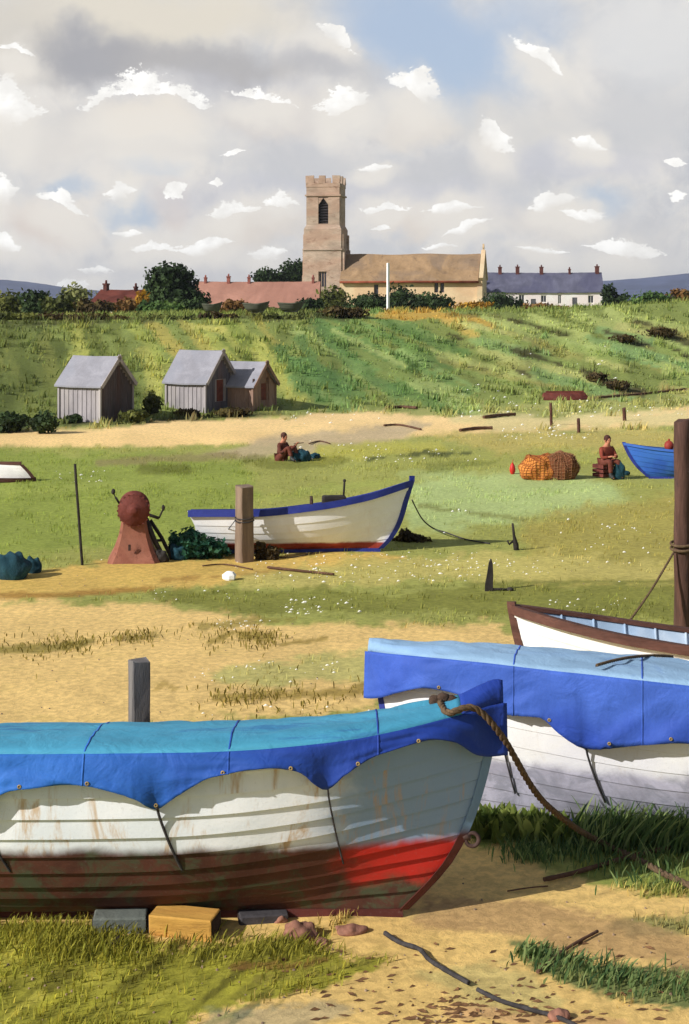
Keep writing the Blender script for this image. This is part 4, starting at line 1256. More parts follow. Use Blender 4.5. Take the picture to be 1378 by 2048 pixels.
def make_boat(name, label, cat, loc, rz, H, mats, heel=0.0, group=None, strakes=8, lap=.012, gun=(.05, .07), thwarts=(), open_=True, ring=None, post=(.05, .06, .04), flip=False, res=46, floor=.22, keel=True):
    t = thing(name, label, cat, loc, rz, group, rx=heel)
    hm, im, gm, tm, pm = mats
    mb = MB()
    us = [1 - (1 - i / res) ** 1.25 for i in range(res + 1)]
    for side in (-1, 1):
        for k in range(strakes):
            t0, t1 = k / strakes, (k + 1) / strakes
            rows = []
            for q, f in ((t0, 0), (t0 + .004, 0), ((t0 + t1) / 2, .5), (t1, 1)):
                rows.append([H.p(u, min(q, 1), side, (lap * (1 - f) if q != t0 or k == 0 else lap * -.1) * (1 if u < .97 else (1 - u) / .03)) for u in us])
            mb.grid(rows, smooth=False)
    mb_t = [H.p(0, i / 24, -1) for i in range(25)]; tt = [H.p(0, i / 24, 1) for i in range(24, 0, -1)]
    hull = mb.build('hull', hm, t)
    hull.data.polygons.foreach_set('use_smooth', [True] * len(hull.data.polygons))
    hull.data.set_sharp_from_angle(angle=math.radians(24))
    # transom
    tr = MB(); n = 14
    out = [H.p(0, i / n, -1) for i in range(n, -1, -1)] + [H.p(0, i / n, 1) for i in range(1, n + 1)]
    tr.add([p + Vector((-.015, 0, 0)) for p in out] + [p + Vector((.03, 0, 0)) for p in out],
           [tuple(range(len(out))), tuple(reversed(range(len(out), 2 * len(out))))] + [(i, len(out) + i, len(out) + (i + 1) % len(out), (i + 1) % len(out)) for i in range(len(out))])
    tr.build('transom', hm, t)
    # stem post
    sp = MB(); rows = []
    top = H.sheer(1) + post[2]
    for i in range(15):
        z = top * i / 14; zz = min(z, H.sheer(1)); x = H.stem(zz)
        w = post[0]; d = post[1]
        rows.append([Vector((x + d * .6, -w * .35, z)), Vector((x + d * .6, w * .35, z)), Vector((x - d, w, z)), Vector((x - d, -w, z))])
    sp.grid(rows, close_v=True, smooth=False); sp.add(rows[-1], [(0, 1, 2, 3)]); sp.add(rows[0], [(3, 2, 1, 0)])
    st = sp.build('stem_post', pm, t)
    if keel:
        k = MB(); x0 = H.stern(0) + .1; x1 = H.stem(0) - .02
        k.box(((x0 + x1) / 2, 0, -.035), (x1 - x0, .07, .09)); k.build('keel', pm, t)
    for side in (-1, 1):
        g = MB(); rows = []
        for u in us:
            p = H.p(u, 1, side); w, h = gun
            o = side * w * (1 if u < .97 else (1 - u) / .03 + .15)
            rows.append([p + Vector((0, o * .6 + side * .004, -h)), p + Vector((0, o * .6 + side * .004, .018)), p + Vector((0, -o * .8, .018)), p + Vector((0, -o * .8, -.03))])
        g.grid(rows, close_v=True, smooth=False); g.add(rows[0], [(0, 1, 2, 3)]); g.add(rows[-1], [(3, 2, 1, 0)])
        g.build('gunwale', gm, t)
    if open_:
        inn = MB(); tf = 0.0
        rows = []
        usi = [u for u in us if .012 < u < .985]
        for side in (-1, 1):
            rows = []
            for q in range(9):
                rows.append([H.p(u, .42 + (.985 - .42) * q / 8, side, -.035) for u in usi])
            inn.grid(rows, smooth=True)
        a = [H.p(u, .42, -1, -.035) for u in usi]; b = [H.p(u, .42, 1, -.035) for u in usi]
        inn.grid([a, b], smooth=False)
        inn.build('lining', im, t)
        fr = MB()
        for u in np.linspace(.1, .88, 11):
            for side in (-1, 1): fr.tube([H.p(u, .45 + .53 * q / 6, side, -.05) for q in range(7)], .018, 6)
        fr.build('rib', im, t)
        for u in thwarts:
            z = H.sheer(u) - .2; y = H.y_at(u, z) - .03
            MB().box((H.x(u, z), 0, z), (.22, 2 * y, .035), bev=.008).build('thwart', tm, t)
    if ring:
        z, d = ring; x = H.stem(z)
        r = MB(); rows = [[(x + d + .02 + (d + .018 * math.cos(a)) * math.cos(b), .018 * math.sin(a), z - .03 + (d + .018 * math.cos(a)) * math.sin(b)) for a in np.linspace(0, 2 * PI, 9)[:-1]] for b in np.linspace(0, 2 * PI, 25)[:-1]]
        r.grid(rows, close_u=True, close_v=True); r.tube([(x - .02, 0, z), (x + .06, 0, z - .01)], .03, 8)
        r.build('mooring_ring', IRON, st)
    return t


def spline(pts, n=12):
    P = [Vector(p) for p in pts]; out = []
    for i in range(len(P) - 1):
        a = P[max(i - 1, 0)]; b = P[i]; c = P[i + 1]; d = P[min(i + 2, len(P) - 1)]
        for k in range(n):
            t = k / n
            out.append(.5 * ((2 * b) + (c - a) * t + (2 * a - 5 * b + 4 * c - d) * t * t + (3 * b - a - 3 * c + d) * t ** 3))
    out.append(P[-1]); return out


def rope_mb(mb, pts, R, pitch=None, strands=3, n=12):
    sp = spline(pts, n)
    # resample evenly
    L = [0]
    for a, b in zip(sp[:-1], sp[1:]): L.append(L[-1] + (b - a).length)
    pitch = pitch or R * 7; m = max(int(L[-1] / pitch * 10), 12)
    ev = []
    j = 0
    for i in range(m + 1):
        s = L[-1] * i / m
        while j < len(L) - 2 and L[j + 1] < s: j += 1
        f = (s - L[j]) / max(L[j + 1] - L[j], 1e-9); ev.append(sp[j].lerp(sp[j + 1], f))
    prev = None; fr = []
    for i, p in enumerate(ev):
        t = (ev[min(i + 1, m)] - ev[max(i - 1, 0)]).normalized()
        u = t.cross(Vector((0, 0, 1)) if abs(t.z) < .9 else Vector((1, 0, 0))).normalized() if prev is None else (prev - t * prev.dot(t)).normalized()
        prev = u; fr.append((p, u, t.cross(u)))
    for s in range(strands):
        mb.tube([p + (u * math.cos(i * .628 + s * 2 * PI / strands) + w * math.sin(i * .628 + s * 2 * PI / strands)) * R * .5 for i, (p, u, w) in enumerate(fr)], R * .58, 6)
    return mb


EYELET = paint('dull_brass', (150, 126, 78), .2, 8, .45, bmp=0)


def boat_cover(label, boat, H, drops, side, top_m, side_m, ties, far_drop=.3, peak=.10, seed=1, x_end=None, camber=.05, name='boat_cover', lift=.045, flare=.075, tie_to=.42, back=0.0, patch=None, seams=(), seam_m=None, slant=0.0):
    """a tarpaulin lying over the whole boat, its scalloped skirt tied down; built in the boat's own frame"""
    t = thing(name, label, 'tarpaulin', boat.location[:], boat.rotation_euler.z, 'tarpaulins over the near boats', rx=boat.rotation_euler.x)
    df = hermite(*zip(*drops))
    n = 150
    xs = [-H.L + .02 + (H.L + .03) * i / n for i in range(n + 1)]
    near, far, top = [], [], []
    rr = random.Random(seed); ph = [rr.uniform(0, 6) for _ in range(5)]

    def wr(x, v): return .03 * (_vn1(x * 2.3 + v * 1.7 + seed, v * 2.2 + seed, seed) - .5) + .022 * (_vn1(x * 6 - v * 5, v * 3 + 9, seed + 3) - .5) + .010 * (math.sin(x * 7.3 + v * 4 + ph[0]) + math.sin(x * 13 - v * 6 + ph[1]) + .7 * math.sin(x * 3.1 + v * 2.2 + ph[2])) / 2
    for x in xs:
        xc = min(x, -.001); u, sh = H.sheer_at_x(xc)
        dr = df(x)
        tie = max([math.exp(-((x - tx) / .10) ** 2) for tx, *_ in ties] + [0])
        tiew = max([math.exp(-((x - tx) / .28) ** 2) for tx, *_ in ties] + [0])
        colm = []
        for k in range(15):
            f = k / 14
            z = sh + .015 - dr * f; zz = min(z, sh); uu = H.u_at(xc, zz)
            y = H.y_at(uu, zz)
            fold = .02 * f * tiew * math.sin((x * 60 + f * 3)) * (1 - tie)
            o = .072 + (flare * (1 - .75 * tie)) * f ** 1.2 + wr(x, f) * (.4 + .8 * f) + fold
            if f < .3: o -= .012 * (1 - f / .3)
            nar = min(1, (-x + .05) / .25); o *= .35 + .65 * max(nar, 0)
            colm.append(Vector((x + (.03 if x > -.05 else 0), side * (y + o), z)))
        near.append(colm)
        colf = []
        for k in range(5):
            f = k / 4; z = sh + .015 - far_drop * f; zz = min(z, sh); uu = H.u_at(xc, zz); y = H.y_at(uu, zz)
            colf.append(Vector((x, -side * (y + .072 + .02 * f + wr(x + 3, f)), z)))
        far.append(colf)
        a, b = colm[0], colf[0]; row = []
        pk = peak * math.exp(-((x + .02) / .25) ** 2)
        for k in range(15):
            f = k / 14; v = f * 2 - 1
            e = 1 - abs(v) ** 6
            row.append(Vector((x, a.y * (1 - f) + b.y * f, a.z + (lift + camber * (1 - v * v) + wr(x * .8, v * 2) * 1.0) * e + pk * (1 - v * v) + back * f)))
        top.append(row)
    cut = next((i for i, x in enumerate(xs) if patch is not None and x > patch), len(top) - 1)
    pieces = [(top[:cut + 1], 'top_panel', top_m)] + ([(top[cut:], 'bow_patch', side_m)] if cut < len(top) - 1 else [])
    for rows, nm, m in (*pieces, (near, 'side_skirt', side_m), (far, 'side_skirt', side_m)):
        o = MB().grid(rows, smooth=True).build(nm, m, t)
        md = o.modifiers.new('thickness', 'SOLIDIFY'); md.thickness = .007; md.offset = 0
    # sewn seams across the cloth and brass eyelets along the hem
    for sx in seams:
        i = min(range(len(xs)), key=lambda q: abs(xs[q] - sx)); mb = MB()
        line = list(reversed(near[i])) + top[i][1:]
        up = [Vector((0, side * .007, 0))] * len(near[i]) + [Vector((0, 0, .007))] * (len(top[i]) - 1)
        sk = lambda q: Vector((slant * q / len(line), 0, 0))
        rows = [[p + u_ + Vector((dx, 0, 0)) for p, u_ in zip(line, up)] for dx in (-.008, .008)]
        o = mb.grid(rows, smooth=True).build('seam', seam_m, t); md = o.modifiers.new('thickness', 'SOLIDIFY'); md.thickness = .006; md.offset = -1
    for q in range(9):
        i = int(len(xs) * (.2 + .085 * q)); p = near[i][13]; a = near[i][12]
        MB().lathe([(.007, -.006), (.016, -.006), (.018, 0), (.016, .006), (.007, .006), (.007, -.006)], (p.x, p.y + side * .008, p.z + .004), 12, 'Y').build('eyelet', EYELET, t)
    for tx, tdx, r in ties:
        mb = MB(); dr = df(tx); u, sh = H.sheer_at_x(tx)
        pts = []
        for k in range(9):
            f = k / 8; z = (sh - dr + .03) * (1 - f) + tie_to * f; x = tx + tdx * f ** 1.3
            uu = H.u_at(x, z); y = H.y_at(uu, z) + .022 + .045 * max(0, 1 - f * 3)
            pts.append(Vector((x, side * y, z)))
        mb.tube(spline(pts, 4), r, 7); mb.ball(pts[0], r * 1.9, 8, 6, .2)
        mb.build('tie_rope', DARKROPE, t)
    return t


WOODTRIM = paint('weathered_grey_blue_trim', (112, 130, 148), .2, 2, .75, bmp=.3, tint=(140, 140, 120), tint_amt=.5)
BROWNTRIM = paint('brown_varnished_wood', (84, 50, 38), .35, 3, .7, bmp=.4, stretch=(.3, 1, 1), fine=26, spots=(58, 34, 28), spot_amt=.6)
BLUETRIM = paint('deep_blue_paint', (36, 50, 132), .2, 2, .55, bmp=.2)
BLUEPAINT = paint('mid_blue_paint', (46, 96, 178), .2, 1.2, .55, bmp=.2, tint=(34, 66, 150), tint_amt=.6)
WHITEPAINT = paint('white_boat_paint', (238, 236, 232), .06, 2, .6, bmp=.2)
PALEBLUE = paint('pale_blue_inside', (150, 172, 196), .12, 2, .65, bmp=.2, tint=(214, 220, 226), tint_amt=.5)
REDWOOD = paint('red_brown_inside', (132, 92, 74), .25, 2, .8, bmp=.3)
GREYBOAT = paint('grey_green_dinghy_paint', (96, 98, 82), .2, 2, .75, bmp=.2)
DKIN = paint('green_grey_inside', (82, 96, 84), .2, 2, .8, bmp=.2)

# near boat
HB1 = Hull(6.3, [(0, .52), (.2, .66), (.45, .71), (.65, .70), (.76, .63), (.86, .46), (.94, .24), (1, .015)],
           [(0, 1.40), (.3, 1.385), (.6, 1.40), (.8, 1.48), (.92, 1.60), (1, 1.70)],
           [(0, -.81), (.16, -.64), (.35, -.46), (.61, -.30), (1.0, -.15), (1.4, -.05), (1.7, 0)])
B1M = hull_mat('near_boat_paint_bow_shade', (248, 248, 247), (84, 48, 36), .59, (190, 150, 92), .6, (70, 74, 52), -1.22, (186, 38, 28), tint=(214, 220, 222), bow=(-1.85, -1.1, (116, 146, 178), .9))  # blue-grey at the bow is painted shade over the white hull
STEM1 = hull_mat('near_stem_paint', (110, 138, 166), (84, 38, 32), .64, None)
D1 = 12.8
near_boat = make_boat('fishing_boat', 'large white clinker boat with red bottom lying closest, under blue cover', 'boat', ((1000 - 689) / F * D1, D1, .06), 0, HB1,
                      (B1M, DKIN, BLUETRIM, DKIN, STEM1), heel=math.radians(-8), group='covered boats on the shore', strakes=11, lap=.024, open_=False, ring=(.60, .055), post=(.045, .05, .06), res=60)
TEAL = paint('lit_top_teal_canvas', (66, 146, 176), .16, .9, .7, stretch=(.5, 2, 1), crease=.014, fine=60, spots=(44, 92, 150), spot_amt=.55, tint=(70, 150, 170), tint_amt=.5)  # sunlight on the flat top painted as lighter cloth than the sides
BLUE1 = paint('strong_blue_canvas', (38, 104, 186), .2, 1.0, .7, stretch=(.6, 1, 1), xgrad=(-2.6, -.7, (30, 54, 140)), crease=.014, fine=60, tint=(32, 62, 152), tint_amt=.8)
px1 = lambda p: (p - 1000) / 234.0
dr1 = [(-460, 110), (-300, 70), (-150, 68), (-60, 90), (0, 130), (25, 78), (100, 58), (170, 52), (250, 66), (295, 82), (330, 102), (360, 84), (390, 66), (440, 42), (540, 32), (600, 44), (655, 86),
       (690, 62), (760, 34), (850, 28), (905, 44), (955, 84), (985, 96), (1012, 98)]
boat_cover('teal topped blue tarpaulin with scalloped skirt on the closest boat', near_boat, HB1, [(px1(a), b / 234.0 * 1.04) for a, b in dr1], -1, TEAL, BLUE1,
           [(px1(0), .19, .010), (px1(332), .19, .012), (px1(657), .13, .008)], seed=4, peak=.10, patch=-.36, seams=(-1.05, -2.25, -3.45, -4.65), seam_m=BLUE1)

# second covered boat
HB2 = Hull(6.6, [(0, .5), (.2, .64), (.45, .70), (.65, .66), (.8, .52), (.9, .34), (.96, .17), (1, .03)],
           [(0, 1.38), (.4, 1.42), (.7, 1.52), (.88, 1.56), (1, 1.55)],
           [(0, -.6), (.3, -.34), (.7, -.16), (1.15, -.07), (1.55, 0)])
B2M = hull_mat('second_boat_paint_low_shade', (238, 236, 234), (176, 174, 190), .58, (196, 176, 150), .3, (150, 150, 164), tint=(224, 224, 232), edge=.07)  # lavender-grey lower hull is shade painted over the white
d2 = 15.4
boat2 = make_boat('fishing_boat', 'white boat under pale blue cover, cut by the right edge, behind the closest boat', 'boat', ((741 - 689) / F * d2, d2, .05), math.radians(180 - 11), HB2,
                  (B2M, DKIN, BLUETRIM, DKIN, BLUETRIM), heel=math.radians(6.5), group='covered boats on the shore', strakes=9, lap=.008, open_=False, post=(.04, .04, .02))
PALETOP = paint('lit_top_pale_blue_canvas', (138, 170, 198), .12, .8, .75, crease=.014, fine=60, tint=(112, 150, 200), tint_amt=.6, spots=(84, 116, 178), spot_amt=.3)  # paler than the skirt: sunlit look of the top put into its colour
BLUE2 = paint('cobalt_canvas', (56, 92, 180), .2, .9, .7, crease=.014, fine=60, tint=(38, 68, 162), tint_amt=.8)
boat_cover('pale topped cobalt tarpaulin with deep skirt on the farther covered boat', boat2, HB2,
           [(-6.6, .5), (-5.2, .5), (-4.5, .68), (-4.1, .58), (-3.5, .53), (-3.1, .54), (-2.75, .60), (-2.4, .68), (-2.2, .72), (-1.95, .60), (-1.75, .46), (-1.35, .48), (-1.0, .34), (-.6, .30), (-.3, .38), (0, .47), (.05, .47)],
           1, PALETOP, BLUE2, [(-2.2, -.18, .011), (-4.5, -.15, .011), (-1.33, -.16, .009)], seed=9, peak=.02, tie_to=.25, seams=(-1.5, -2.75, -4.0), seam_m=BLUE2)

mb = MB(); M2 = boat2.matrix_basis
boat2_m = Matrix.LocRotScale(boat2.location, boat2.rotation_euler, None)
def on2(x, f):
    u, sh = HB2.sheer_at_x(x); y = HB2.b(u); v = f * 2 - 1
    return boat2_m @ Vector((x, -v * (y + .04), sh + .075 + .05 * (1 - v * v)))
rope_mb(mb, [on2(-2.3 - .75 * f, f * .92 + .03) + Vector((0, 0, .02)) for f in (0, .2, .4, .6, .8, 1)], .016, n=6)
tag(mb.build('lashing_rope', ROPE), 'short dark rope lying slantwise over the pale blue cover', 'rope')

# third, open boat
HB3 = Hull(5.2, [(0, .5), (.25, .66), (.5, .72), (.7, .64), (.85, .42), (.94, .2), (1, .03)],
           [(0, .84), (.4, .84), (.65, .92), (.85, 1.04), (1, 1.15)], [(0, -.5), (.3, -.25), (.7, -.1), (1.15, 0)])
B3M = hull_mat('open_boat_paint', (240, 239, 238), (128, 84, 66), .2, (190, 170, 150), .25)
d3 = 19.8
make_boat('rowing_boat', 'open white boat with dark brown gunwale and pale blue inside', 'boat', ((1018 - 689) / F * d3, d3, .04), math.radians(180 - 17), HB3,
          (B3M, PALEBLUE, BROWNTRIM, WHITEPAINT, BROWNTRIM), heel=math.radians(4), strakes=8, gun=(.10, .10), thwarts=(.3, .52, .72), post=(.06, .07, .05))
fd = MB()
# middle white boat with blue rail
HB4 = Hull(4.6, [(0, .45), (.25, .6), (.5, .66), (.7, .58), (.85, .38), (.94, .18), (1, .02)],
           [(0, .80), (.3, .80), (.55, .9), (.8, 1.1), (1, 1.40)], [(0, -.62), (.2, -.42), (.6, -.2), (1.0, -.08), (1.4, .05)], stern=[(0, -4.36), (.4, -4.42), (.8, -4.6)])
B4M = hull_mat('middle_boat_paint', (240, 238, 236), (160, 62, 46), .14, (214, 176, 150), .2, (140, 44, 34), edge=.03)
p4 = GP(700, 1100)
d4 = 31.2
mid_boat = make_boat('rowing_boat', 'white rowing boat with blue rail and red keel line on the green', 'boat', ((822 - 689) / F * d4, d4, gz(-.8, d4) + .06), math.radians(2), HB4,
                     (B4M, REDWOOD, BLUETRIM, WHITEPAINT, BLUETRIM), heel=math.radians(-7), strakes=7, gun=(.05, .12), thwarts=(.3, .6), post=(.05, .07, .10))
# blue boat at the right edge
HB5 = Hull(4.2, [(0, .5), (.3, .66), (.55, .68), (.75, .52), (.9, .24), (1, .02)], [(0, .74), (.5, .76), (.8, .84), (1, .96)], [(0, -.7), (.25, -.42), (.55, -.2), (.96, 0)])
B5M = hull_mat('blue_boat_paint', (56, 106, 190), (40, 84, 150), .1, None, 0, None, tint=(40, 80, 176))
p5 = GP(1310, 958)
d5 = p5.y + .2
blue_boat = make_boat('dinghy', 'bright blue open dinghy partly behind the tall dark post', 'boat', ((1247 - 689) / F * d5, d5, gz(p5.x, d5) + .05), math.radians(180 - 4), HB5,
                      (B5M, DKIN, BLUEPAINT, DKIN, BLUETRIM), heel=math.radians(3), strakes=6, gun=(.04, .05), thwarts=(.35, .65))
# upturned boat at the left edge
p6 = GP(30, 962); HB6 = Hull(3.4, [(0, .4), (.3, .55), (.55, .58), (.78, .42), (.92, .2), (1, .02)], [(0, .42), (.5, .40), (1, .46)], [(0, -.4), (.2, -.2), (.46, 0)])
B6M = hull_mat('upturned_boat_paint', (236, 230, 220), (236, 230, 220), -1, (160, 110, 80), .4)
b6 = make_boat('upturned_dinghy', 'upturned white dinghy with brown rail cut by the left edge', 'boat', ((72 - 689) / F * p6.y, p6.y, p6.z + .46), math.radians(-3), HB6,
               (B6M, REDWOOD, BROWNTRIM, REDWOOD, BROWNTRIM), heel=PI, strakes=5, gun=(.05, .10), keel=True)
# small grey boats on the crest
for px, wpx, lb, rz in ((424, 40, 'small grey boat on the crest nearest the large dark tree', 4), (512, 52, 'grey boat on the crest in the gap between rusty bushes', -3), (582, 54, 'grey boat on the crest below the right end of pink roof', 3)):
    g = GP(px, 640); y = g.y + 2.5
    Lb = wpx / F * y
    hb = Hull(Lb, [(0, .3), (.3, .36), (.6, .36), (.85, .2), (1, .02)], [(0, .5), (.5, .46), (1, .58)], [(0, -Lb * .22), (.25, -Lb * .1), (.58, 0)], stern=[(0, -Lb * .8), (.25, -Lb * .92), (.5, -Lb)])
    make_boat('dinghy', lb, 'boat', ((px + wpx / 2 - 689) / F * y, y, gz(g.x, y) + .22), math.radians(rz), hb, (GREYBOAT, DKIN, GREYBOAT, DKIN, GREYBOAT), strakes=4, group='grey boats on the crest', res=16, gun=(.04, .05), thwarts=(.5,))

# ------------------------------------------------------------------ posts, stakes, winch
TIMBER = paint('weathered_post', (132, 112, 94), .2, 3, .9, stretch=(2, 2, .35), bmp=.6, fine=30, tint=(104, 84, 70), tint_amt=.5)
GREYTIMBER = paint('grey_post', (112, 108, 106), .25, 3, .9, stretch=(2, 2, .35), bmp=.6, fine=30, tint=(86, 80, 78), tint_amt=.6)
DARKTIMBER = paint('dark_brown_post', (82, 56, 46), .35, 3, .9, stretch=(2, 2, .3), bmp=.7, fine=24, spots=(48, 36, 38), spot_amt=.7, tint=(104, 70, 52), tint_amt=.4)
BLACKWOOD = paint('blackened_wood', (44, 38, 34), .3, 4, .85, bmp=.4)


def post(name, label, px, top, base_d, w, dp, mat, rz=0.3, lean=(0, 0), cat='post', jag=.02, round_=False, sink=.2):
    x = (px - 689) / F * base_d; z0 = gz(x, base_d); z1 = EYE - (top - HZ) / F * base_d; h = z1 - z0
    mb = MB(); n = 9; rows = []; rr = random.Random(int(px))
    prof = 10 if round_ else 4
    for i in range(n):
        f = i / (n - 1); z = -sink + (h + sink) * f; row = []
        s = 1 - .06 * f
        if round_:
            for k in range(12):
                a = 2 * PI * k / 12; j = 1 + .08 * math.sin(3 * a + i * 1.7) + rr.uniform(-.04, .04)
                row.append(Vector((w / 2 * s * j * math.cos(a) + lean[0] * f, dp / 2 * s * j * math.sin(a) + lean[1] * f, z + (rr.uniform(-jag, jag) if i == n - 1 else 0))))
        else:
            c = .16
            for (a, b) in ((-1, -1 + c), (-1 + c, -1), (1 - c, -1), (1, -1 + c), (1, 1 - c), (1 - c, 1), (-1 + c, 1), (-1, 1 - c)):
                row.append(Vector((w / 2 * s * a + lean[0] * f + rr.uniform(-.006, .006), dp / 2 * s * b + lean[1] * f + rr.uniform(-.006, .006), z + (rr.uniform(-jag, jag) if i == n - 1 else 0))))
        rows.append(row)
    mb.grid(rows, close_v=True, smooth=round_)
    mb.add(rows[-1], [tuple(range(len(rows[-1])))])
    o = mb.build(name, mat); o.location = (x, base_d, z0); o.rotation_euler.z = rz
    return tag(o, label, cat)


tp = post('timber_post', 'weathered square timber post in front of the white rowing boat', 489, 972, 30.2, .30, .30, TIMBER, .55)
post('grey_post', 'squat grey timber post rising behind the closest boat', 278, 1320, 14.6, .185, .185, GREYTIMBER, .45)
big = post('mooring_post', 'tall dark brown mooring post at the right edge', 1364, 840, 23.6, .25, .3, DARKTIMBER, .2, jag=.04, round_=True)
post('thin_pole', 'thin crooked black pole on the left of the green', 166, 928, 29.6, .055, .055, BLACKWOOD, 0, (-.16, 0), 'pole', .01, True)
for px, tp_, base, w, lb in ((1103, 806, 851, .12, 'tallest of three small brown stakes beside the track'), (1158, 838, 866, .13, 'short dark stake on the near side of the track'), (1250, 816, 841, .16, 'stubby red brown stake on the far side of the track')):
    g = GP(px, base); post('stake', lb, px, tp_, g.y, w, w, BROWNTRIM, .2, (random.uniform(-.05, .05), 0), 'stake', .05, True)
# thin white pole before the church
o = post('white_pole', 'thin white pole standing before the nave between dark bushes', 776, 526, 132, .22, .2, WHITEPAINT, .7, cat='pole', jag=.01)

# rope round the timber post and the mooring post
mb = MB(); y = 30.2
for k in range(2): mb.tube([(tp.location.x + .19 * math.cos(a), y + .19 * math.sin(a), gz(tp.location.x, y) + .83 + .06 * k + .02 * math.sin(a)) for a in np.linspace(0, 2 * PI, 17)], .012, 6)
a = Vector((tp.location.x - .18, y - .05, gz(tp.location.x, y) + .84)); b = GP(425, 1092, .05)
mb.tube(spline([a, (a + b) / 2 + Vector((0, 0, -.05)), b], 6), .009, 6)
tag(mb.build('mooring_line', DARKROPE), 'thin line tied round the timber post and slanting to the bush', 'rope')
mb = MB(); bx, by = big.location.x, big.location.y; bz = EYE - (1102 - HZ) / F * by
rope_mb(mb, [(bx + .17 * math.cos(a), by + .19 * math.sin(a), bz + .03 * math.sin(a) + .012 * a) for a in np.linspace(-.5, 4 * PI, 30)], .022, n=3)
a = Vector((bx - .15, by - .1, bz)); b = W(1212, 1202, 22.4); b.z = gz(b.x, b.y) + .04
rope_mb(mb, [a, a.lerp(b, .35) + Vector((0, 0, -.10)), a.lerp(b, .7) + Vector((0, 0, -.10)), b], .018)
tag(mb.build('mooring_line', ROPE), 'rope wound on the tall dark post and running down left', 'rope')

# winch
RUSTP = paint('pinkish_rusted_plate', (150, 96, 76), .2, 1.6, .85, bmp=.4, fine=16, tint=(120, 64, 48), tint_amt=.6, spots=(84, 46, 38), spot_amt=.6)
RUSTDK = paint('dark_red_rust', (104, 48, 38), .3, 3, .8, bmp=.5, fine=20, spots=(66, 34, 30), spot_amt=.5)
wp = GP(268, 1126); wd = wp.y + .35
wt = thing('boat_winch', 'rusty red boat winch on a flared pinkish stand', 'winch', ((268 - 689) / F * wd, wd, wp.z - .02), .12)
mb = MB(); rows = []
for z, hx, hy in ((-.1, .56, .50), (0, .53, .47), (.25, .40, .36), (.5, .31, .28), (.88, .235, .22)):
    c = .2; rows.append([Vector((hx * a, hy * b, z)) for (a, b) in ((-1, -1 + c), (-1 + c, -1), (1 - c, -1), (1, -1 + c), (1, 1 - c), (1 - c, 1), (-1 + c, 1), (-1, 1 - c))])
mb.grid(rows, close_v=True, smooth=False); mb.add(rows[-1], [tuple(range(8))])
mb.build('stand', RUSTP, wt)
MB().lathe([(0, -.36), (.30, -.36), (.315, -.33), (.30, -.30), (.21, -.28), (.19, 0), (.21, .26), (.30, .28), (.315, .31), (.30, .34), (0, .34)], (0, 0, 1.06), 26, 'Y').build('drum', RUSTDK, wt)
mb = MB().lathe([(0, -.41), (.05, -.41), (.07, -.40), (.085, -.37), (.14, -.365), (.15, -.355), (.15, -.35)], (0, 0, 1.06), 20, 'Y'); mb.build('hub', RUSTDK, wt)
mb = MB()
for k in range(20): mb.box((.307 * math.cos(k * PI / 10), -.33, 1.06 + .307 * math.sin(k * PI / 10)), (.05, .05, .035), Euler((0, -k * PI / 10, 0)))
mb.build('gear_ring', RUSTDK, wt)
MB().tube([(-.28, -.3, 1.2), (-.36, -.32, 1.33)], .022, 8).ball((-.40, -.32, 1.44), (.04, .04, .06)).tube([(-.36, -.32, 1.33), (-.40, -.32, 1.42)], .012, 6).build('crank', BLACKWOOD, wt)
MB().tube([(.2, -.3, 1.0), (.50, -.34, .90)], .032, 8).tube([(.50, -.34, .90), (.58, -.36, 1.08)], .018, 8).ball((.585, -.36, 1.11), (.035, .035, .06)).build('crank', BLACKWOOD, wt)
mb = MB(); mb.tube([(.24, -.1, .86), (.40, -.14, .45), (.62, -.2, .02)], .05, 8); mb.tube([(.32, .1, .80), (.55, .05, .45), (.76, 0, .02)], .04, 8)
mb.tube([(.40, -.14, .42), (.58, .04, .40)], .03, 6); mb.build('brace', BLACKWOOD, wt)
MB().box((-.08, -.43, .34), (.05, .03, .12), bev=.01).build('latch', IRON, wt)

NETLINE = paint('pale_net_cord', (150, 104, 70), .3, 9, .9, bmp=0)
NET_G = paint('dark_teal_net', (22, 66, 78), .35, 3, .9, bmp=.8, fine=26, bdist=.04, tint=(16, 48, 62), tint_amt=.6)


def mound(name, label, px, py, rx, ry, mat, cat, group=None, jit=.12, seed=1, back=0.0, dz=1.0):
    g = GP(px, py + ry); d = g.y + rx / F * g.y * .5 + back
    sx = rx / F * d; sz = ry / F * d
    mb = MB().ball((0, 0, sz * .8), (sx, sx * .75, sz * 1.2 * dz), 30, 18, jit, seed=seed)
    V = []
    for i, p in enumerate(mb.v):
        q = Vector(p); k = 1 + .10 * math.sin(q.x * 14 / max(sx, .1) * .4 + seed) * math.sin(q.z * 11 / max(sz, .1) * .4 + 1.3 * seed) + .05 * math.sin(q.x * 31 + q.y * 23 + seed)
        V.append((q.x * k, q.y * k, max(q.z * k, -.05)))
    mb.v = V
    o = mb.build(name, mat); o.location = ((px - 689) / F * d, d, gz((px - 689) / F * d, d) - .02)
    return tag(o, label, cat, group)


def net_mound(name, label, px, py, rx, ry, mat, net=None, **kw):
    o = mound(name, label, px, py, rx, ry, mat, 'net heap', **kw)
    if net is None: return o
    me = o.data.copy(); n = bpy.data.objects.new('netting', me); C.objects.link(n); n.parent = o
    me.materials.clear(); me.materials.append(net); n.scale = (1.03, 1.03, 1.03)
    w = n.modifiers.new('mesh', 'WIREFRAME'); w.thickness = .013; w.use_replace = True
    return o


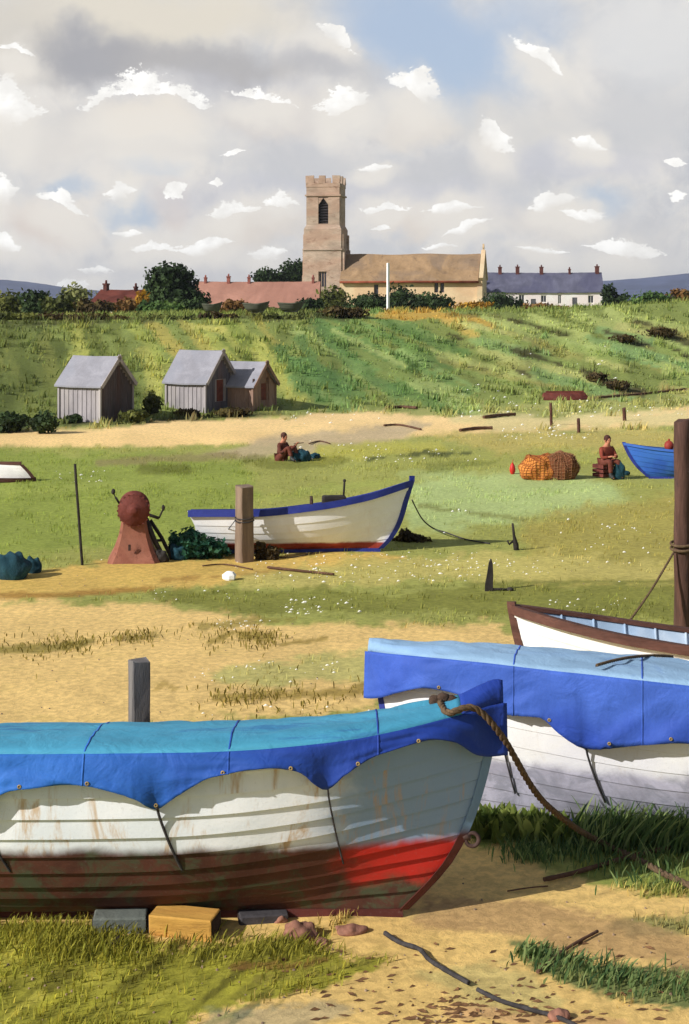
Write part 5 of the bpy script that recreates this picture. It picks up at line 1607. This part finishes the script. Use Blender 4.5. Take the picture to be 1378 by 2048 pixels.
mound('buoy', 'large dark teal float cut by the left edge', 25, 1133, 36, 27, NET_G, 'buoy', jit=.06, seed=3)
mound('buoy', 'small oval teal float lying right of the large one', 66, 1130, 18, 17, NET_G, 'buoy', jit=.04, seed=4)
mound('buoy', 'round teal float between the winch and the green bush', 357, 1104, 19, 16, NET_G, 'buoy', jit=.05, seed=5)
bush('net_bush', 'bluish green bush between winch and timber post', [(385, 1085, 34, 24), (425, 1096, 34, 20), (352, 1090, 16, 24)], 30.6, LF_TEAL, 2600, .055, seed=90)
bush('weed_tuft', 'dark weed tuft at the foot of timber post', [(520, 1096, 12, 14), (545, 1101, 20, 8), (528, 1102, 22, 7)], 30.4, LF_BROWN, 700, .06, cat='weed', seed=91)
bush('weed_tuft', 'dark weed clump under the bow of white rowing boat', [(812, 1072, 16, 14), (835, 1078, 24, 8), (800, 1080, 16, 7)], 32.5, LF_BROWN, 800, .06, cat='weed', seed=92)
mound('net_heap', 'dark wet heap of net against the winch brace', 322, 1112, 16, 13, BLACKWOOD, 'net heap', seed=7)

# floats and heaps farther out
ORN = paint('orange_net', (212, 138, 62), .22, 3, .9, bmp=.8, fine=30, bdist=.04, tint=(190, 104, 40), tint_amt=.5)
BRN = paint('brown_net', (116, 66, 36), .3, 3, .9, bmp=.8, fine=30, bdist=.04, tint=(80, 46, 30), tint_amt=.6)
net_mound('net_heap', 'orange heap of fishing net', 1080, 936, 40, 24, ORN, paint('dark_orange_cord', (160, 86, 40), .3, 9, .9, bmp=0), seed=2)
net_mound('net_heap', 'brown heap of fishing net leaning on the orange heap', 1122, 934, 34, 26, BRN, NETLINE, seed=8)
g = GP(1025, 948); mb = MB().lathe([(0, -.05), (.05, 0), (.085, .08), (.09, .16), (.06, .27), (.012, .34), (0, .35)], n=14); mb.tube([(0, 0, .33), (.02, 0, .42)], .008, 6)
tag(mb.build('marker_buoy', paint('red_float', (200, 44, 34), .15, 4, .5, bmp=.1), loc=g), 'small red pear-shaped float left of the orange net', 'buoy')
net_mound('net_bag', 'larger dark teal net bag by the person on the ground', 602, 911, 20, 12, NET_G, seed=11)
net_mound('net_bag', 'small dark teal net bag lying farther right from the person', 631, 911, 11, 6, NET_G, seed=12)
net_mound('net_bag', 'upright dark teal bag beside the person seated on a crate', 1238, 942, 13, 17, NET_G, seed=13)
g = GP(1250, 951); tag(MB().ball((0, 0, .06), (.16, .1, .09), 12, 8, .1).build('net_bag', NET_G, loc=g), 'tiny dark teal bag just left of the blue dinghy', 'net bag')
mb = MB().ball((0, 0, .10), (.14, .14, .15), 16, 12).tube([(0, 0, .23), (0, 0, .30)], .03, 8)
x5 = (1338 - 689) / F * d5
o = mb.build('round_float', paint('dull_red_float', (150, 52, 40), .2, 3, .6, bmp=.2)); o.location = (x5, d5, gz(x5, d5) + .84); tag(o, 'dull red round float sitting on the blue dinghy', 'buoy')
# gear inside the white rowing boat
eb = thing('boat_engine', 'dark engine box with upright handle in the white rowing boat', 'engine', ((668 - 689) / F * 31.3, 31.35, gz(-.2, 31.3) + .80), .1)
MB().box((0, 0, .16), (.50, .3, .34), bev=.05).build('engine_case', BLACKWOOD, eb)
MB().tube([(.2, 0, .3), (.22, 0, .62)], .022, 8).ball((.22, 0, .64), .035).build('handle', BLACKWOOD, eb)
MB().lathe([(0, -.2), (.13, -.2), (.13, -.15), (.05, -.14)], (-.3, 0, .2), 14, 'X').build('flywheel', IRON, eb)

# iron stakes on the green
g = GP(978, 1182)
st = thing('iron_stake', 'black pointed iron stake with an L-shaped foot', 'stake', g, 0)
mb = MB(); rows = []
for z, x, w in ((-.06, 0, .06), (0, 0, .075), (.12, .0, .07), (.3, .02, .055), (.5, .03, .035), (.58, .035, .008)): rows.append([Vector((x - w, -.03, z)), Vector((x + w, -.03, z)), Vector((x + w, .03, z)), Vector((x - w, .03, z))])
mb.grid(rows, close_v=True, smooth=False); mb.build('spike', BLACKWOOD, st)
MB().tube([(.04, 0, .03), (.2, -.01, .035), (.34, -.02, .025)], .022, 8).ball((.38, -.02, .03), (.065, .05, .045), 12, 8).build('foot', BLACKWOOD, st)
g = GP(1028, 1100)
st = thing('iron_stake', 'rusty forked stake with a short side prong', 'stake', g, 0)
MB().tube([(.06, 0, -.1), (.04, 0, .1), (0, 0, .3), (-.03, 0, .56)], [.05, .06, .03, .022], 8).build('spike', BLACKWOOD, st)
MB().tube([(0, 0, .2), (-.10, 0, .12), (-.14, 0, .20)], .025, 8).build('prong', BLACKWOOD, st)


# ropes and driftwood on the ground
def gline(name, label, pts, r, mat, cat, lift=.01, twist=False, wob=0.0, px=True, thin_end=False):
    P = []
    for q in spline([Vector((a, b, 0)) for a, b in pts], 8):
        P.append(GP(q.x, q.y + random.uniform(-wob, wob), r + lift))
    mb = MB()
    if twist: rope_mb(mb, P, r, n=2)
    else: mb.tube(P, [r * (1 - .6 * i / (len(P) - 1) if thin_end else 1) * random.uniform(.9, 1.1) for i in range(len(P))], 8)
    return tag(mb.build(name, mat), label, cat)


DRIFT = paint('dark_driftwood', (92, 64, 46), .3, 5, .9, bmp=.5, fine=30)
a = W(824, 1000, 31.25)
pts = [a, a.lerp(GP(862, 1056), .5) + Vector((0, -.05, -.08))] + [GP(x, y, .02) for x, y in ((866, 1058), (890, 1066), (930, 1080), (980, 1089))]
tag(MB().tube(spline(pts, 8), .016, 6).build('painter_rope', DARKROPE), 'dark rope from the bow of white rowing boat to the grass', 'rope')
gline('ground_rope', 'dark line lying along the front of the white rowing boat', [(505, 1112), (545, 1116), (590, 1116), (625, 1108)], .012, DARKROPE, 'rope')
gline('driftwood_stick', 'long thin stick on the sand below the timber post', [(535, 1138), (590, 1144), (668, 1152)], .025, DRIFT, 'driftwood')
gline('driftwood_stick', 'thin curved stick between the bush and the sand', [(405, 1134), (450, 1131), (505, 1141)], .014, DRIFT, 'driftwood')
gline('driftwood_log', 'short dark log at the left start of the track stones', [(772, 819), (800, 817), (834, 819)], .07, DRIFT, 'driftwood')
gline('driftwood_log', 'straight brown log lying across the sandy track', [(967, 838), (1000, 834), (1030, 832)], .07, DRIFT, 'driftwood')
gline('driftwood_log', 'dark log on the lower edge of sandy track', [(920, 864), (950, 860), (985, 859)], .06, DRIFT, 'driftwood')
gline('driftwood_log', 'thin curved branch on the middle of sandy track', [(768, 853), (800, 852), (842, 861)], .04, DRIFT, 'driftwood')
gline('driftwood_log', 'pale slim branch beside the seated person and net bags', [(618, 889), (640, 884), (660, 889)], .025, DRIFT, 'driftwood')
gline('fence_rail', 'long low brown rail at the foot of the right slope', [(1195, 797), (1290, 789), (1370, 780)], .05, DRIFT, 'rail')
g = GP(1142, 800); hb = Hull(2.6, [(0, .3), (.4, .45), (.75, .3), (1, .02)], [(0, .34), (1, .38)], [(0, -.3), (.38, 0)])
make_boat('upturned_dinghy', 'dark red upturned dinghy at the foot of right slope', 'boat', (g.x + 1.0, g.y + .3, g.z + .36), math.radians(4), hb, (RUSTDK, REDWOOD, RUSTDK, REDWOOD, RUSTDK), heel=PI, strakes=4, res=16, gun=(.04, .06))

# ------------------------------------------------------------------ close ground: rope, timber, stones
P1 = Vector((near_boat.location.x, near_boat.location.y, 0))


def b1(x, y, z): return near_boat.matrix_basis @ Vector((x, y, z))


u_, sh_ = HB1.sheer_at_x(-.45)
k0 = b1(-.45, -HB1.y_at(u_, sh_) - .05, sh_ + .06)
k1 = b1(-.22, -HB1.y_at(HB1.u_at(-.22, 1.72), 1.72) - .115, 1.70); k2 = b1(.03, -.11, 1.44)
mr = thing('mooring_rope', 'thick brown twisted rope from the closest bow down across the grass', 'rope', (k0.x, k0.y, 0))
off = Vector((k0.x, k0.y, 0))
pts = [b1(-.50, .02, sh_ + .12), k0, k1, k2, W(1075, 1590, 13.3), W(1150, 1655, 13.9)] + [GP(x, y, .07) for x, y in ((1213, 1704), (1280, 1736), (1330, 1764), (1385, 1790), (1480, 1850))]
rope_mb(MB(), [p - off for p in pts], .029).build('rope_strands', ROPE, mr)
kn = MB()
for i in range(3): kn.ball(pts[0] - off + Vector((-.04 + .07 * i, -.02, .02 * (i % 2))), (.06, .05, .05), 10, 8, .15, seed=i)
kn.build('knot', paint('dark_rope_knot', (70, 52, 40), .3, 14, .9, bmp=.5, fine=80), mr)
gline('ground_rope', 'blue black rope snaking over the sand at the bottom', [(770, 1873), (800, 1892), (838, 1905), (858, 1926), (892, 1948), (938, 1974)], .019, DARKROPE, 'rope')
gline('ground_rope', 'blue black rope end beside the pebbles at the bottom edge', [(955, 1986), (1000, 2008), (1060, 2026), (1110, 2040), (1160, 2062)], .017, DARKROPE, 'rope')
gline('driftwood_branch', 'forked dark branch lying over the thick rope', [(1088, 1766), (1150, 1752), (1252, 1722), (1320, 1706), (1400, 1692)], .022, DRIFT, 'driftwood', thin_end=False)
gline('driftwood_stick', 'hair thin straw on the sand left of forked branch', [(1015, 1786), (1060, 1779), (1096, 1776)], .007, DRIFT, 'driftwood')
gline('driftwood_stick', 'slanting dark stick in the lower right weeds', [(1075, 1950), (1130, 1905), (1195, 1868)], .013, DRIFT, 'driftwood')

YEL = paint('ochre_sawn_timber', (200, 152, 70), .22, 2, .85, stretch=(.4, 2, 2), bmp=.5, fine=24, tint=(160, 104, 50), tint_amt=.5, spots=(120, 78, 44), spot_amt=.4)
ENDG = paint('dark_end_grain', (60, 46, 40), .3, 8, .9, bmp=.3)


def beam(label, px0, px1, py, h, dp, mat, rz=0.0, lift=0.0):
    g = GP((px0 + px1) / 2, py); L = (px1 - px0) / F * g.y
    t = thing('timber_block', label, 'timber', (g.x, g.y + dp / 2, g.z), rz, 'timber blocks under the closest boat')
    MB().box((0, 0, h / 2 - .02), (L, dp, h), bev=.014, jit=.004).build('beam', mat, t)
    for s in (-1, 1): MB().box((s * (L / 2 + .003), 0, h / 2 - .02), (.008, dp - .03, h - .03)).build('end_grain', ENDG, t)
    return t


beam('ochre sawn timber block under the closest boat', 300, 432, 1878, .19, .26, YEL, math.radians(-13))
beam('grey green timber block left of the ochre block', 184, 290, 1868, .15, .22, paint('grey_green_timber', (104, 108, 100), .25, 2, .9, bmp=.5, fine=24, tint=(76, 86, 84), tint_amt=.6), math.radians(3))
beam('long black bar standing in for the shadow right of the ochre block', 476, 572, 1848, .09, .2, paint('block_shadow_bar', (66, 62, 64), .25, 2, .9, bmp=.5, fine=24), math.radians(9))  # dark bar added in place of the ochre block's cast shadow
STN = paint('reddish_stone', (150, 104, 84), .3, 4, .9, bmp=.6, fine=16, tint=(96, 70, 60), tint_amt=.6)
for px, py, rx, ry, lb in ((600, 1862, 34, 20, 'broad reddish stone right of the black shadow bar'), (640, 1882, 18, 10, 'dark red flat stone in front of the broad one'), (702, 1860, 30, 10, 'long flat reddish stone under the forefoot'), (560, 1836, 16, 10, 'small stone on the end of the black shadow bar'),
                           (230, 1880, 22, 8, 'dark stone in front of grey green block')):
    mound('stone', lb, px, py, rx, ry, STN if 'dark stone' not in lb else ENDG, 'stone', 'stones under the closest boat', .16, int(px), dz=.8)
mound('stone', 'round brown stone at the bottom edge by the rope end', 1118, 2030, 22, 12, STN, 'stone', None, .1, 5)

# leaf litter and pebbles on the bottom sand
r = np.random.default_rng(5)
mb = MB()
for i in range(240):
    px = r.uniform(560, 1400); py = r.uniform(1885, 2070)
    if r.uniform() < .55: px = r.normal(960, 120); py = r.normal(2020, 26)
    g = GP(px, min(max(py, 1872), 2110)); L = r.uniform(.012, .055); a = r.normal(.1, .5)
    d = Vector((math.cos(a), math.sin(a), 0)); n = Vector((-d.y, d.x, 0)); h = r.uniform(.004, .02)
    mb.add([g - d * L + Vector((0, 0, .004)), g + n * L * .3 + Vector((0, 0, h)), g + d * L + Vector((0, 0, .006)), g - n * L * .3 + Vector((0, 0, .003))], [(0, 1, 2, 3)])
tag(mb.build('leaf_litter', paint('dead_leaf', (108, 76, 46), .4, 8, .9, bmp=0), fix=False), kind='stuff')

# pebbles on the bare sand
mb = MB()
for i in range(420):
    px = r.uniform(-10, 1400); py = r.choice([r.uniform(1240, 1440), r.uniform(1690, 1900), r.uniform(1890, 2060), r.uniform(1110, 1200)])
    if py > 1640 and px < 900 and py < 1890: continue
    g = GP(px, py); s_ = r.uniform(.004, .017); h_ = s_ * r.uniform(.5, .9); a0 = r.uniform(0, 6)
    ring = [g + Vector((s_ * math.cos(a0 + k * 1.05) * r.uniform(.8, 1.2), s_ * math.sin(a0 + k * 1.05) * r.uniform(.8, 1.2), 0)) for k in range(6)]
    mb.add([p - Vector((0, 0, .006)) for p in ring] + [g + (p - g) * .6 + Vector((0, 0, h_)) for p in ring], [(k, (k + 1) % 6, 6 + (k + 1) % 6, 6 + k) for k in range(6)] + [tuple(range(6, 12))])
tag(mb.build('pebbles', paint('pebble', (150, 126, 100), .3, .7, .9, bmp=0, tint=(104, 92, 84), tint_amt=.7), fix=False), kind='stuff')

# white daisies and chalk flecks in the grass
V = []; Fc = []; 
for (x0, x1, y0, y1, n) in ((470, 960, 1105, 1165, 190), (860, 1100, 1118, 1150, 60), (700, 960, 895, 925, 50), (1000, 1180, 850, 880, 90), (900, 1370, 795, 835, 120), (1160, 1330, 1040, 1130, 34), (100, 220, 940, 965, 24),
                          (380, 720, 1320, 1365, 55), (430, 560, 1240, 1260, 40), (560, 720, 1195, 1230, 60), (300, 520, 1180, 1200, 22), (560, 760, 880, 925, 40), (900, 960, 1020, 1035, 8), (400, 760, 1410, 1450, 24),
                          (1040, 1240, 690, 760, 20), (900, 1000, 770, 805, 20), (0, 1378, 900, 1180, 50), (560, 760, 820, 850, 30), (1060, 1260, 1195, 1230, 30)):
    for _ in range(int(n * .75)):
        g = GP(r.uniform(x0, x1), r.uniform(y0, y1)); s = r.uniform(.6, 1.5) ** 2 / F * g.y * r.uniform(.7, 1.3); w = s * r.uniform(.8, 2.2); o = len(V)
        V += [g + Vector((-w, 0, s * .3)), g + Vector((0, -s * .6, s * .8)), g + Vector((w, 0, s * .5)), g + Vector((0, s * .6, s * 1.5)), g + Vector((0, 0, -.02))]
        Fc += [(o, o + 1, o + 3), (o + 1, o + 2, o + 3), (o, o + 4, o + 1), (o + 1, o + 4, o + 2), (o + 2, o + 4, o + 3), (o + 3, o + 4, o)]
mb = MB(); mb.add(V, Fc)
tag(mb.build('white_flowers', paint('white_petals', (244, 240, 226), .05, 4, .9, bmp=0), fix=False), kind='stuff')
g = GP(459, 1160); tag(MB().ball((0, 0, .06), (.13, .1, .11), 8, 5, .2, smooth=False).build('white_stone', WHITEPAINT, loc=g), 'white chalk stone on the sand below the white rowing boat', 'stone')


# tall weeds near the second boat
def blades(name, label, spots, mat, n, h, w, seed, cat='weed', lean=(0, 0), kind=None, group=None):
    r = np.random.default_rng(seed); V = []; Fq = []; va = []
    for k in range(n):
        px, py, rad = spots[k % len(spots)]
        g = GP(px + r.normal() * rad * 1.15, py + r.normal() * rad * .32)
        H_ = h * r.uniform(.4, 1.25); a = r.uniform(0, 2 * PI); ww = w * r.uniform(.5, 1.4)
        dx = Vector((math.cos(a), math.sin(a) * .6, 0)) * ww; L = Vector((r.normal() * .35 + lean[0], r.normal() * .35 + lean[1], 0)) * H_
        o = len(V); tone = r.uniform(0, 1)
        V += [g - dx * .5, g + dx * .5, g + L * .3 + dx + Vector((0, 0, H_ * .5)), g + L * .3 - dx + Vector((0, 0, H_ * .5)), g + L * .75 + dx * .6 + Vector((0, 0, H_ * .85)), g + L * .75 - dx * .6 + Vector((0, 0, H_ * .85)), g + L + Vector((0, 0, H_))]
        Fq += [(o, o + 1, o + 2, o + 3), (o + 3, o + 2, o + 4, o + 5), (o + 5, o + 4, o + 6, o + 6)]; va += [tone] * 7
    Ft = []
    for f in Fq:
        Ft.append(f[:3]); 
        if f[2] != f[3]: Ft.append((f[0], f[2], f[3]))
    o = raw_mesh(name, np.array([tuple(v) for v in V]), np.array(Ft), mat, var=np.array(va))
    return tag(o, label, cat, group, kind)


WEED = leafmat('dock_leaves', (66, 84, 36), (112, 128, 58), (158, 168, 88), .4)
WEED2 = leafmat('blue_green_blades', (56, 84, 52), (100, 124, 70), (152, 166, 104), .4)
blades('dock_weed', 'broad leaved weeds right of the closest bow', [(975, 1668, 18), (1015, 1672, 22), (1060, 1680, 26), (1110, 1682, 20)], WEED, 420, .24, .042, 1)
blades('reed_clump', 'long bladed grass clump at the foot of farther covered boat', [(1200, 1690, 26), (1260, 1690, 40), (1330, 1690, 40), (1380, 1700, 20)], WEED2, 900, .34, .012, 2, lean=(.35, 0))
blades('tall_grass', None, [(1150, 1700, 60), (1060, 1712, 30), (1300, 1740, 60)], WEED2, 900, .13, .008, 3, None, kind='stuff')
blades('tall_grass', None, [(1100, 1930, 30), (1180, 1945, 40), (1240, 1960, 30), (1060, 1910, 16), (1340, 1980, 40)], WEED2, 500, .10, .010, 4, None, (.4, 0), kind='stuff')
blades('tall_grass', None, [(60, 1880, 70), (180, 1890, 50), (420, 1905, 60), (560, 1900, 40)], leafmat('yellow_grass', (84, 84, 30), (134, 130, 46), (176, 168, 68), .35), 1100, .10, .007, 5, None, (.4, 0), kind='stuff')
blades('tall_grass', None, [(450, 1275, 40), (520, 1280, 30), (600, 1400, 70), (480, 1396, 40), (80, 1300, 50), (140, 1290, 30), (270, 1276, 20)], leafmat('khaki_grass', (96, 88, 34), (134, 120, 52), (166, 150, 80), .3), 1000, .085, .010, 6, None, kind='stuff')


# ------------------------------------------------------------------ people
SKIN = paint('skin', (186, 120, 92), .1, 4, .6, bmp=0)
JACK = paint('rust_red_jacket', (126, 54, 38), .2, 3, .9, bmp=.3, fine=40)
JACK2 = paint('dark_brown_coat', (92, 46, 34), .2, 3, .9, bmp=.3, fine=40)
TROU = paint('brown_trousers', (104, 52, 38), .2, 3, .9, bmp=.3, fine=40)
BOOT = paint('black_boots', (38, 38, 36), .2, 3, .6, bmp=.1)
HAIR = paint('brown_hair', (72, 38, 28), .2, 6, .8, bmp=.3)


def skin_mesh(name, verts, edges, rad, mat, parent, sub=2, root=0):
    me = bpy.data.meshes.new(name); me.from_pydata([tuple(v) for v in verts], edges, []); me.update()
    o = bpy.data.objects.new(name, me); C.objects.link(o); o.parent = parent
    m = o.modifiers.new('skin', 'SKIN'); m.use_smooth_shade = True
    for i, rr in enumerate(rad):
        sv = me.skin_vertices[0].data[i]; sv.radius = (rr, rr) if not isinstance(rr, tuple) else rr
        sv.use_root = (i == root)
    s = o.modifiers.new('sub', 'SUBSURF'); s.levels = s.render_levels = sub
    me.materials.append(mat)
    return o


def person(label, loc, rz, seat, jacket, trousers, head_fwd=.0, arms=((.30, .02), (.22, -.02)), knee=.52, foot=.5, scale=1.0, group=None):
    t = thing('person', label, 'person', loc, rz, group); t.scale = (scale,) * 3
    s = seat
    pel = Vector((0, 0, s + .10)); ch = Vector((.05 + head_fwd * .5, 0, s + .42)); nk = Vector((.08 + head_fwd, 0, s + .60)); hd = Vector((.11 + head_fwd * 1.4, 0, s + .70)); ht = Vector((.12 + head_fwd * 1.5, 0, s + .84))
    V = [pel, Vector((.03, 0, s + .26)), ch, nk, hd, ht, hd + Vector((.10, 0, .0))]
    E = [(0, 1), (1, 2), (2, 3), (3, 4), (4, 5), (4, 6)]; R = [.14, .13, .15, .055, .085, .07, .022]
    jv = [V[0] + Vector((0, 0, .02)), V[1], ch, nk - Vector((.01, 0, .06))]; je = [(0, 1), (1, 2), (2, 3)]; jr = [.165, .155, .17, .085]
    tv = [pel]; te = []; tr = [.155]
    boots = []
    for i, sd in enumerate((-1, 1)):
        sh = ch + Vector((0, sd * .19, .06)); rx, rzz = arms[i]
        el = sh + Vector((.12, sd * .06, -.24)); wr = Vector((.08 + rx, sd * .10, s + .30 + rzz)); pm = wr + (wr - el).normalized() * .07
        b = len(V); V += [sh, el, wr, pm]; E += [(2, b), (b, b + 1), (b + 1, b + 2), (b + 2, b + 3)]; R += [.06, .043, .027, .032]
        dirn = (pm - el).normalized(); lat = Vector((0, 1, 0)); up = Vector((0, 0, 1))
        for f, (o, L) in enumerate(((-.030, .065), (-.010, .078), (.010, .074), (.028, .058))):
            q = len(V); V += [pm + lat * o + dirn * .035, pm + lat * o * 1.2 + dirn * (.035 + L * .55) - up * .012, pm + lat * o * 1.2 + dirn * (.035 + L * .85) - up * .04]
            E += [(b + 3, q), (q, q + 1), (q + 1, q + 2)]; R += [.0095, .009, .0075]
        q = len(V); V += [pm - lat * sd * .04 + dirn * .005, pm - lat * sd * .055 + dirn * .04 - up * .015]; E += [(b + 3, q), (q, q + 1)]; R += [.011, .009]
        hp = pel + Vector((.02, sd * .10, -.02)); kn = Vector((.42, sd * .15, knee)); an = Vector((foot, sd * .14, .10)); to = an + Vector((.17, sd * .02, -.055))
        b = len(V); V += [hp, kn, an, to]; E += [(0, b), (b, b + 1), (b + 1, b + 2), (b + 2, b + 3)]; R += [.09, .06, .042, .035]
        jb = len(jv); jv += [sh, el, el.lerp(wr, .9)]; je += [(2, jb), (jb, jb + 1), (jb + 1, jb + 2)]; jr += [.085, .062, .048]
        tb = len(tv); tv += [hp, kn, kn.lerp(an, .85)]; te += [(0, tb), (tb, tb + 1), (tb + 1, tb + 2)]; tr += [.115, .082, .066]
        boots.append((kn.lerp(an, .75), an, to))
    skin_mesh('body', V, E, R, SKIN, t)
    skin_mesh('jacket', jv, je, jr, jacket, t); skin_mesh('trousers', tv, te, tr, trousers, t)
    for a, b, c in boots: skin_mesh('boot', [a, b, c], [(0, 1), (1, 2)], [.066, .066, .055], BOOT, t)
    mb = MB().ball(hd + Vector((-.025, 0, .075)), (.105, .10, .105), 14, 10, .04); mb.build('hair', HAIR, t)
    for sd in (-1, 1):
        MB().ball(hd + Vector((.078, sd * .036, .03)), (.012, .014, .010), 8, 6).build('eye', BOOT, t)
        MB().ball(hd + Vector((.0, sd * .095, .01)), (.022, .012, .034), 8, 6).build('ear', SKIN, t)
    MB().ball(hd + Vector((.088, 0, -.045)), (.012, .028, .008), 8, 6).build('mouth', paint('lips', (150, 84, 72), .1, 4, .6, bmp=0), t)
    return t


ga = GP(562, 921)
person('person in dark red sitting on the ground reaching out with a stick', ga, math.radians(-35), .02, JACK2, TROU, .02, ((.26, .10), (.46, .22)), .46, .52, 1.02)
pa = Matrix.Rotation(math.radians(-35), 3, 'Z') @ Vector((.56, .10, .58)) + ga
tag(MB().tube([pa - Vector((.1, 0, .02)), pa + Vector((.22, -.05, .02))], .014, 6).build('held_stick', DRIFT), 'short stick held out by the person on the ground', 'stick')
gb = GP(1212, 956); gb.y += .1
person('person in rust red seated upright on a low crate', gb, math.radians(-62), .34, JACK, TROU, .0, ((.24, -.02), (.28, .02)), .50, .42, 1.02)
cr = thing('fish_crate', 'low red brown crate under the upright seated person', 'crate', (gb.x - .05, gb.y + .06, gb.z), math.radians(-55))
mb = MB()
for z in (.08, .2, .32):
    for sgn in (-1, 1): mb.box((0, sgn * .21, z), (.44, .02, .09)); mb.box((sgn * .21, 0, z), (.02, .4, .09))
mb.build('slatted_side', RUSTDK, cr); MB().box((0, 0, .375), (.44, .44, .018)).build('lid', RUSTDK, cr)

# ------------------------------------------------------------------ air
vm = bpy.data.materials.new('air'); vm.use_nodes = True; nt = vm.node_tree
for n in list(nt.nodes):
    if n.type == 'BSDF_PRINCIPLED': nt.nodes.remove(n)
pv = nt.nodes.new('ShaderNodeVolumePrincipled'); pv.inputs['Color'].default_value = (.80, .86, .97, 1); pv.inputs['Density'].default_value = HAZE if 'HAZE' in globals() else .00013
pv.inputs['Anisotropy'].default_value = .2
nt.links.new(pv.outputs[0], nt.nodes['Material Output'].inputs['Volume'])
if True:
    o = MB().box((0, 1985, 1), (8400, 4060, 122)).build('haze', vm); tag(o, kind='stuff')

sc = bpy.context.scene
sc.view_settings.view_transform = 'Standard'; sc.view_settings.look = 'None'; sc.view_settings.exposure = 0.12; sc.view_settings.gamma = 1.0
sc.render.engine = 'CYCLES'
sc.cycles.use_adaptive_sampling = True; sc.cycles.adaptive_threshold = .025
sc.cycles.max_bounces = 6; sc.cycles.diffuse_bounces = 3; sc.cycles.volume_bounces = 0
